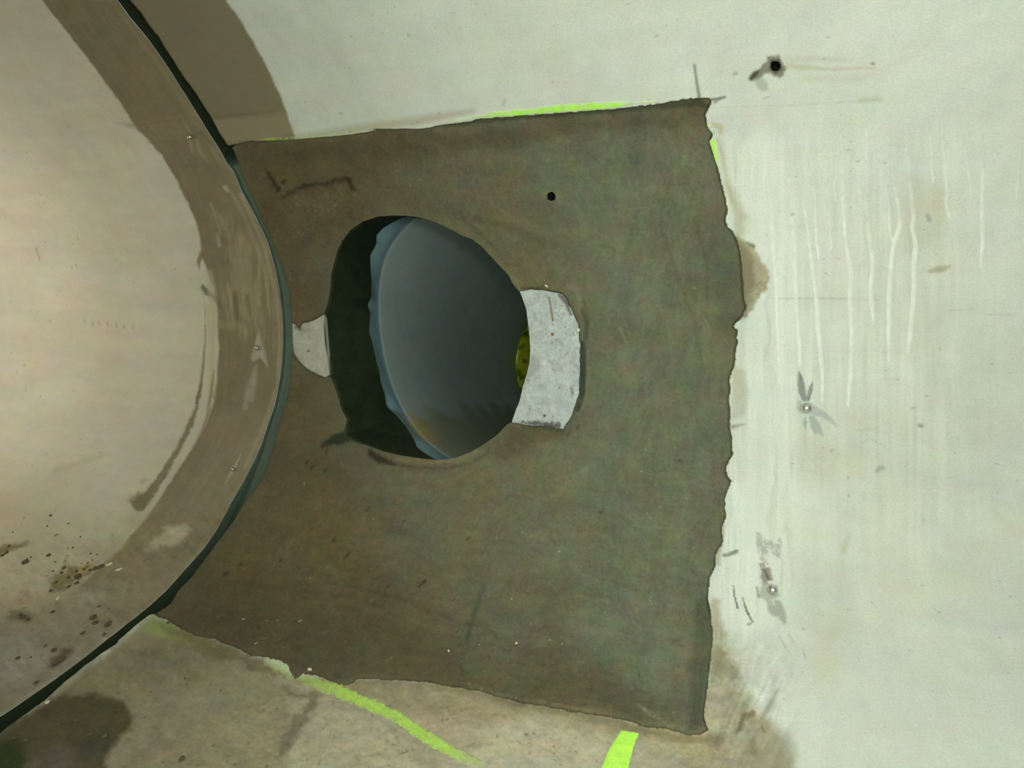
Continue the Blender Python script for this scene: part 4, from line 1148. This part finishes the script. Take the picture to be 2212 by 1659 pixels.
# vivid green weed at the inlet's far end; unseen side cut open for light
W = 60
rr_, aa = np.meshgrid(np.linspace(0.0, 1.0, 46), np.linspace(0, 2 * math.pi, 120, endpoint=False), indexing='ij')
X = rr_ * np.cos(aa); Y = rr_ * np.sin(aa)
Z = 0.10 * (1 - rr_ ** 2) + 0.05 * fbm(X * 10, Y * 10, 110, 4) + 0.03 * fbm(X * 24, Y * 24, 111, 3)
rad = RHO + 0.004
base_p = PC + D * (LL - 0.01)
V = base_p[None] + (X.ravel() * rad)[:, None] * A1[None] + (Y.ravel() * rad)[:, None] * A2[None] - (Z.ravel())[:, None] * D[None]
_F = lathe_faces(46, 120, True)
_xc = X.ravel()[_F].mean(1) + 0.10 * fbm(Y.ravel()[_F].mean(1) * 6, 0 * _F[:, 0], 112, 3)
green = link('green_weed', V - base_p[None], _F[_xc < 0.15], M_GREEN,
             cols=(lin((225, 250, 60))[None] * (0.25 + 1.1 * ss(fbm(X.ravel() * 13, Y.ravel() * 13, 113, 3) * 1.6 + 0.75))[:, None]))
green.location = base_p
tag(green, 'bright lime green weedy mass at the far end of the inlet pipe', 'weed')

# ================================================================== DRILLED HOLES
for hi, (hp, dep) in enumerate(zip(HPOLY, (0.06, 0.05))):
    q = unproj(*hp.T)
    n = len(q)
    cx = q.mean(0)
    h0 = 0.0 if hi == 0 else mortar_h(*[a for a in hp.T]) - 0.0004
    ringsv = [surf(q, h0), surf(cx + (q - cx) * 0.86, (h0 if hi == 0 else h0.mean()) - 0.010), surf(cx + (q - cx) * 0.8, -dep)]
    V = np.vstack(ringsv + [surf(cx[None], -dep)])
    F = [tuple(r * n + x for x in ()) for r in ()]
    F = []
    for r in range(2):
        for i in range(n):
            j = (i + 1) % n
            F.append((r * n + i, r * n + j, (r + 1) * n + j, (r + 1) * n + i))
    for i in range(n):
        F.append((2 * n + i, 2 * n + (i + 1) % n, 3 * n))
    link('drill_hole', V, F, M_DARK, wall_right if hi == 0 else mortar)


# ================================================================== THIN COATS ON THE WALL (spray paint, drips)
def local_wall(S, u, v):
    return paint(base_colour(S, u, v, False), u, v, SPEC_R)


def coat(name, outline, step, thick, mat, base, parent=None, hsurf=None, seed=0, var=0.1, grid=3.0, fade=None):
    P2 = ragged(outline, step, var * 8, 7, True, seed) if var else resample(outline, step)
    a_, b_ = np.meshgrid(np.arange(P2[:, 0].min(), P2[:, 0].max(), grid), np.arange(P2[:, 1].min(), P2[:, 1].max(), grid))
    a_ = a_.ravel(); b_ = b_.ravel()
    k = inside(a_, b_, P2)
    lp = unproj(*P2.T)
    S, F = cdt(unproj(a_[k], b_[k]) if k.any() else np.zeros((0, 2)), [lp])
    F = orient(S, F)
    cen = S[F].mean(1)
    F = F[inside(cen[:, 0], cen[:, 1], lp)]
    u, v = proj(surf(S))
    d = segd(u, v, P2, True)
    hb = hsurf(u, v, S) if hsurf else np.zeros(len(S))
    h = hb + thick * ss(d / 2.5) - 0.0003 * (1 - ss(d / 1.0))
    C = np.tile(lin(base), (len(S), 1))
    if fade is not None:
        f = fade(u, v)
        if mat is M_LIME:
            f = f + ss(1 - d / 7) * 0.9 * ss(fbm(u / 4, v / 4, 125, 3) * 2 + 0.55) + 0.5 * ss(fbm(u / 5, v / 5, 126, 3) * 2.5 - 0.5)
        f = np.clip(f, 0, 1)[:, None]
        C = C * (1 - f) + local_wall(S, u, v) * f
    C *= (1 + 0.12 * fbm(u / 12, v / 12, 120 + seed, 4))[:, None]
    return link(name, surf(S, h), F, mat, parent, cols=C)


def wall_h(u, v, S):
    h = 0.0012 * fbm(S[:, 0] * 6, S[:, 1] * 6, 63, 3)
    low = ss((v - 1400) / 80) * ss((1700 - u) / 200)
    return h + low * 0.0016 * fbm(u / 12, v / 8, 64, 4) + 0.0004


def along(pts, w):
    P = np.asarray(pts, float)
    T = np.gradient(P, axis=0); T /= np.hypot(T[:, 0], T[:, 1])[:, None]
    N = np.stack([-T[:, 1], T[:, 0]], 1)
    w = np.asarray(w, float)[:, None] / 2
    return np.vstack([P + N * w, (P - N * w)[::-1]])


LIME = (178, 236, 88)
o = coat('paint_stripe', [(1540, 214), (1470, 213), (1430, 214), (1400, 217), (1340, 218), (1270, 221), (1200, 226),
                          (1130, 234), (1070, 240), (1000, 252), (950, 262), (905, 273), (905, 279), (960, 269), (1040, 255),
                          (1070, 253), (1100, 251), (1180, 244), (1260, 239), (1330, 234), (1362, 226), (1420, 221), (1480, 218)][2:22],
         3, 0.0009, M_LIME, LIME, hsurf=wall_h, seed=1, var=0.22, grid=2.5,
         fade=lambda u, v: 0.75 * ss((1130 - u) / 200) + 0.45 * ss((u - 1330) / 60) + 0.35 * ss(fbm(u / 30, v / 8, 130, 3)))
tag(o, 'lime green spray paint stripe along the top right edge of the mortar patch', 'paint mark')
o = coat('paint_stripe', [(560, 299), (600, 297), (640, 295), (700, 292), (745, 287), (800, 281), (812, 280), (800, 284), (760, 290), (746, 292), (700, 296), (640, 301), (600, 304), (560, 304)],
         3, 0.0008, M_LIME, (168, 200, 84), hsurf=wall_h, seed=2, var=0.12, grid=2.5,
         fade=lambda u, v: 0.25 + 0.5 * ss(fbm(u / 20, v / 20, 131, 3) + 0.2))
tag(o, 'thin faint lime green paint line above the top left edge of the mortar patch', 'paint mark')
o = coat('paint_stripe', [(1526, 250), (1533, 258), (1538, 272), (1541, 282), (1543, 292), (1547, 305), (1550, 330), (1556, 356), (1551, 362), (1544, 345), (1537, 320), (1533, 306), (1539, 296), (1539, 288), (1530, 278), (1527, 262)],
         2.5, 0.0009, M_LIME, LIME, hsurf=wall_h, seed=3, var=0.14, grid=2.5,
         fade=lambda u, v: 0.6 * ss((300 - v) / 14) + 0.3 * ss((v - 340) / 10))
tag(o, 'short upright lime green paint mark at the top right corner of the mortar patch', 'paint mark')
low_line = [(566, 1424), (600, 1440), (640, 1462), (680, 1476), (730, 1492), (780, 1514), (850, 1544), (900, 1578), (960, 1616), (1010, 1640), (1040, 1652)]
o = coat('paint_stripe', along(low_line, [10, 30, 24, 26, 30, 28, 26, 28, 26, 24, 14]), 3, 0.0008, M_LIME, (176, 214, 96), hsurf=wall_h, seed=4, var=0.6, grid=2,
         fade=lambda u, v: 0.60 * ss((780 - u) / 160) + 0.5 * ss((u - 960) / 60) + 0.45 * ss(fbm(u / 12, v / 12, 133, 4)))
tag(o, 'long diagonal lime green paint line on the floor of the pipe below the mortar patch', 'paint mark')
o = coat('paint_stripe', [(1342, 1577), (1381, 1584), (1372, 1600), (1362, 1640), (1345, 1710), (1288, 1710), (1300, 1655), (1318, 1615), (1334, 1590)],
         3, 0.0011, M_LIME, (186, 242, 92), hsurf=wall_h, seed=5, var=0.18, grid=3)
tag(o, 'broad bright lime green dash at the bottom edge of the view', 'paint mark')

DR = [
    ([(1655, 380), (1662, 440), (1668, 520), (1676, 620), (1680, 720), (1684, 830)], [8, 10, 9, 8, 9, 5]),
    ([(1700, 350), (1708, 440), (1716, 560), (1720, 660), (1726, 740), (1728, 790)], [7, 9, 9, 12, 10, 8]),
    ([(1722, 340), (1738, 450), (1752, 560), (1762, 640), (1768, 720), (1776, 800), (1776, 870)], [5, 6, 8, 9, 12, 11, 6]),
    ([(1800, 300), (1806, 380), (1800, 400), (1806, 436)], [5, 8, 8, 5]),
    ([(1745, 330), (1760, 420), (1762, 500), (1768, 560)], [5, 8, 8, 6]),
    ([(1812, 260), (1818, 340), (1820, 430), (1824, 500), (1832, 560), (1838, 590), (1836, 640), (1840, 720), (1838, 800), (1832, 880)], [4, 8, 8, 8, 9, 14, 11, 12, 12, 7]),
    ([(1870, 262), (1872, 310), (1871, 352)], [6, 9, 7]),
    ([(1860, 380), (1870, 440), (1876, 500), (1884, 550), (1884, 586), (1880, 620), (1884, 672), (1888, 700)], [6, 9, 10, 11, 12, 11, 12, 5]),
    ([(1898, 330), (1910, 400), (1920, 450), (1922, 500), (1928, 530)], [5, 7, 8, 8, 6]),
    ([(1920, 320), (1928, 380), (1936, 420), (1944, 470), (1944, 490), (1932, 520), (1926, 560), (1922, 606), (1920, 660), (1920, 720), (1920, 780)], [5, 8, 9, 10, 12, 12, 12, 13, 10, 10, 8]),
    ([(1962, 320), (1966, 400), (1970, 440), (1974, 470), (1970, 490), (1978, 530), (1974, 570), (1974, 620), (1970, 680), (1966, 720), (1961, 762)], [5, 9, 11, 11, 11, 13, 12, 13, 12, 12, 9]),
    ([(2006, 230), (2010, 300), (2012, 350), (2015, 396)], [5, 8, 9, 6]),
    ([(2034, 250), (2040, 340), (2046, 400), (2044, 440), (2052, 474)], [5, 9, 12, 11, 8]),
    ([(2080, 280), (2090, 360), (2096, 400), (2098, 424)], [5, 9, 10, 6]),
    ([(2122, 260), (2124, 360), (2121, 440), (2122, 520), (2119, 578)], [5, 9, 9, 11, 9]),
    ([(2206, 320), (2200, 380), (2196, 432)], [6, 8, 6]),
    ([(1693, 400), (1702, 480), (1710, 540)], [4, 6, 4]),
    ([(1780, 380), (1790, 470), (1796, 540)], [3, 6, 4]),
]
for i, (p, wd) in enumerate(DR):
    P = resample(np.array(p, float), 6, False)
    wv = np.interp(np.linspace(0, 1, len(P)), np.linspace(0, 1, len(wd)), wd) * 0.85
    P[:, 0] += 1.2 * fbm(P[:, 1] / 14, P[:, 0] * 0, 140 + i, 2)
    wv[0] *= 0.25; wv[-1] *= 0.6
    top = P[0, 1]
    o = coat('lime_drip', along(P, wv), 2.5, 0.0007, M_DRIP, (226, 231, 222), wall_right, hsurf=wall_h, seed=i % 7, var=0, grid=3.5,
             fade=lambda u, v: 0.3 + 0.7 * ss((top + 220 - v) / 200))


# ================================================================== SMALL THINGS
def frame(px, py, h=0.0):
    S = unproj([px], [py])
    P = surf(S, h)[0]
    th = S[0, 1] / R
    n = Vector((0, -math.cos(th), -math.sin(th)))
    x = Vector((1, 0, 0)); y = n.cross(x)
    Mx = Matrix((x, y, n)).transposed().to_4x4()
    Mx.translation = Vector(P)
    return Mx


def bm_obj(name, bm, mat, parent=None, smooth=True):
    me = bpy.data.meshes.new(name)
    bm.to_mesh(me); bm.free()
    for p in me.polygons: p.use_smooth = smooth
    me.materials.append(mat)
    o = bpy.data.objects.new(name, me)
    COL.objects.link(o)
    if parent: o.parent = parent
    return o


def lathe(prof, n=20):
    bm = bmesh.new()
    rings = []
    for r, z in prof:
        if r < 1e-6:
            rings.append([bm.verts.new((0, 0, z))])
        else:
            rings.append([bm.verts.new((r * math.cos(2 * math.pi * k / n), r * math.sin(2 * math.pi * k / n), z)) for k in range(n)])
    for a, b in zip(rings, rings[1:]):
        for k in range(n):
            k2 = (k + 1) % n
            if len(a) == 1: bm.faces.new((a[0], b[k], b[k2])) if len(b) > 1 else None
            elif len(b) == 1: bm.faces.new((a[k], a[k2], b[0]))
            else: bm.faces.new((a[k], a[k2], b[k2], b[k]))
    bmesh.ops.recalc_face_normals(bm, faces=bm.faces)
    return bm


def anchor(px, py, r, label, tilt=(0, 0), hb=0.0, proud=0.010):
    t = empty('wall_anchor')
    t.matrix_world = frame(px, py, hb) @ Matrix.Rotation(tilt[0], 4, 'X') @ Matrix.Rotation(tilt[1], 4, 'Y')
    bm_obj('shank', lathe([(r * .62, -0.012), (r * .62, proud)], 16), M_STEEL, t)
    bm_obj('head', lathe([(r * .62, proud - 0.003), (r * .95, proud - 0.002), (r, proud), (r, proud + r * .25), (r * .86, proud + r * .62), (r * .55, proud + r * .9), (r * .2, proud + r), (0, proud + r * 1.02)], 24), M_STEEL, t)
    return tag(t, label, 'anchor')


anchor(1740, 882, 0.0135, 'bright steel pin with grey splash marks on the white wall right of the patch')
anchor(1668, 1276, 0.0115, 'dull steel pin among grey smears low on the white wall', proud=0.005)
anchor(558, 752, 0.0095, 'small steel pin in a pale star mark, middle of the brown band', proud=0.006)
anchor(505, 1015, 0.0075, 'small steel pin low on the brown band with a thin pale scratch', proud=0.005)
anchor(413, 294, 0.0085, 'small steel pin high on the brown band left of the joint groove', proud=0.006)


def blob(r, seed, flat=0.6, long=1.0):
    rs = random.Random(seed)
    bm = bmesh.new()
    bmesh.ops.create_icosphere(bm, subdivisions=2 if r > 0.004 else 1, radius=1.0)
    for v in bm.verts:
        k = 1 + rs.uniform(-.42, .36)
        v.co = Vector((v.co.x * r * k * long, v.co.y * r * k, v.co.z * r * k * flat))
    return bm


def crumb(px, py, rpx, mat, label, cat='crumb', group=None, flat=0.55, long=1.0, rot=None, name='crumb', h=0.0):
    r = rpx * 0.0013 * (1.5 if px < 400 else 1.0) * 0.62
    o = bm_obj(name, blob(r, int(px * 7 + py), flat, long), mat, smooth=False)
    o.matrix_world = frame(px, py, h + r * flat * 0.55) @ Matrix.Rotation(random.uniform(0, 6.28) if rot is None else rot, 4, 'Z')
    return tag(o, label, cat, group)


crumb(56, 1214, 8, M_GRIT, 'dark brown crumb standing alone near the left edge of the view')
crumb(106, 1200, 5.5, M_GRIT, 'small dark crumb right of and above the lone brown crumb')
crumb(170, 1246, 8.5, M_GRIT, 'largest dark crumb in the tan gravel heap on the left pipe')
crumb(215, 1226, 7, M_GRIT, 'long flat dark flake against the coated band edge', long=2.2, rot=0.55)
crumb(237, 1220, 5, M_CHIP, 'whitish flake just right of the long dark flake', long=1.9, rot=0.5)
crumb(258, 1231, 4, M_CHIP, 'thin whitish sliver below the coated band edge', long=2.6, rot=0.5)
crumb(125, 1294, 4.5, M_CHIP, 'pale greenish chip below the gravel heap')
crumb(122, 1156, 4.5, M_TAN, 'yellowish crumb above the gravel heap')
crumb(202, 1335, 7, M_GRIT, 'dark crumb, upper of three beside the lower joint groove')
crumb(206, 1346, 5, M_GRIT, 'dark crumb, middle of three beside the lower joint groove', long=1.6)
crumb(235, 1349, 7, M_GRIT, 'blackish crumb nearest the lower joint groove', long=1.3)
crumb(114, 1322, 4.5, M_GRIT, 'small black crumb below the pale greenish chip')
crumb(103, 1518, 4.0, M_CHIP, 'bright white chip beside the lower end of the joint groove')
crumb(126, 1537, 5, M_GRIT, 'dark crumb right below the bright white chip')
crumb(670, 1448, 4.5, M_CHIP, 'cream chip on the mortar just above the diagonal paint line', long=1.6, rot=0.1, h=0.003)
crumb(970, 1408, 4, M_CHIP, 'cream yellow chip in the lower middle of the mortar patch', h=0.003)
crumb(1116, 1391, 4, M_CHIP, 'grey white chip lower right of the cream chip on the mortar', h=0.003)
crumb(1180, 618, 4.2, M_CHIP, 'cream mortar flake on top of the large cement plate', long=2.0, rot=-0.6, h=0.0)
crumb(1176, 924, 4.2, M_CHIP, 'cream mortar flake under the bottom edge of the large cement plate', long=1.8, rot=0.0, h=-0.004)
crumb(1249, 714, 7.0, M_CHIP, 'pale grey lump on the right edge of the large cement plate', flat=0.5, long=0.7, rot=0.0, h=-0.008)

heap = [(141, 1213, 4), (139, 1227, 5), (133, 1238, 4), (130, 1260, 5), (166, 1260, 5), (149, 1268, 4), (188, 1223, 5),
        (195, 1232, 4), (182, 1230, 4), (176, 1218, 3), (210, 1198, 3), (148, 1248, 4), (158, 1252, 4), (122, 1258, 4),
        (110, 1276, 4), (118, 1280, 3), (200, 1210, 3), (196, 1196, 3), (146, 1200, 3), (120, 1214, 3), (115, 1234, 3),
        (102, 1244, 3), (165, 1234, 4), (173, 1243, 3), (186, 1240, 3), (190, 1216, 3)]
for i, (a, b, r) in enumerate(heap):
    crumb(a, b, r, M_TAN if i % 3 == 0 else M_GRIT, 'small crumb in the tan gravel heap beside the coated band', group='gravel heap crumbs')
loose = [(110, 1114, 4), (51, 1333, 6), (44, 1328, 4), (60, 1338, 4), (214, 1310, 3.5), (237, 1316, 3), (179, 1368, 4.5), (226, 1371, 4.5),
         (98, 1396, 3.5), (188, 1549, 3), (160, 1557, 3), (127, 1567, 3), (226, 1592, 5), (257, 1535, 4.5), (67, 1420, 3),
         (40, 1422, 4.5), (117, 1405, 5), (134, 1426, 6), (117, 1435, 5), (79, 1475, 4.5), (148, 1131, 3), (102, 1137, 3),
         (67, 1204, 3), (158, 1183, 3), (174, 1160, 3), (28, 1150, 3), (14, 1194, 5), (6, 1200, 5), (20, 1180, 4), (393, 1640, 5),
         (365, 1345, 4), (476, 1493, 3), (400, 1466, 4), (195, 1588, 4), (90, 1640, 3), (56, 1600, 4), (30, 1596, 4)]
for a, b, r in loose:
    lb, gp = (('small dark crumb on the damp dark stain at the bottom left corner', 'crumbs on the damp stain') if b > 1500 and a < 300 else
              ('small dark crumb on the dusty floor right of the joint groove', 'crumbs right of the groove') if a > 300 else
              ('small dark crumb scattered on the left pipe above the gravel heap', 'crumbs above the heap') if b < 1250 else
              ('small dark crumb on the left pipe between the gravel heap and the groove', 'crumbs below the heap'))
    crumb(a, b, r, M_GRIT, lb, group=gp)


def stick(px, py, L, ang, label, mat=M_STRAW, r=0.0012, name='straw_fibre', cat='fibre', h=0.004):
    bm = bmesh.new()
    bmesh.ops.create_cone(bm, cap_ends=True, segments=7, radius1=r, radius2=r * .7, depth=L)
    bmesh.ops.subdivide_edges(bm, edges=[e for e in bm.edges if abs(e.verts[0].co.z - e.verts[1].co.z) > L * .5], cuts=3)
    for v_ in bm.verts:
        v_.co.x += 0.06 * L * math.cos(v_.co.z / L * 3)
    bmesh.ops.rotate(bm, verts=bm.verts, matrix=Matrix.Rotation(math.pi / 2, 3, 'Y'))
    o = bm_obj(name, bm, mat)
    o.matrix_world = frame(px, py, h) @ Matrix.Rotation(ang, 4, 'Z')
    return tag(o, label, cat)


stick(562, 1387, 0.026, 0.9, 'straight pale straw fibre at the lower left edge of the mortar patch')
stick(535, 1336, 0.024, 0.7, 'thin curved pale fibre on the lower left mortar')
stick(597, 1343, 0.014, 0.6, 'short pale fibre right of the curved one on the lower mortar')
stick(649, 1343, 0.010, 0.8, 'shortest pale fibre speck on the lower mortar')
# wood splinter stuck on the plate
t = stick(1189, 668, 0.075, 1.75, 'thin wooden splinter stuck upright on the large cement plate', M_WOOD, 0.0035, 'wood_splinter', 'splinter', h=-0.006)
for (a, b, r, pl, hh) in ((1175, 897, 0.0048, plate_r, -0.0085), (1192, 722, 0.0048, plate_r, -0.0085), (663, 758, 0.0040, plate_l, -0.0073)):
    o = bm_obj('screw_head', lathe([(r, -0.006), (r, 0.0012), (r * .8, 0.0022), (r * .3, 0.0022), (0, 0.0012)], 16), M_RUST, pl)
    o.matrix_world = frame(a, b, hh)
    o['label'] = 'rusty brown round screw head'
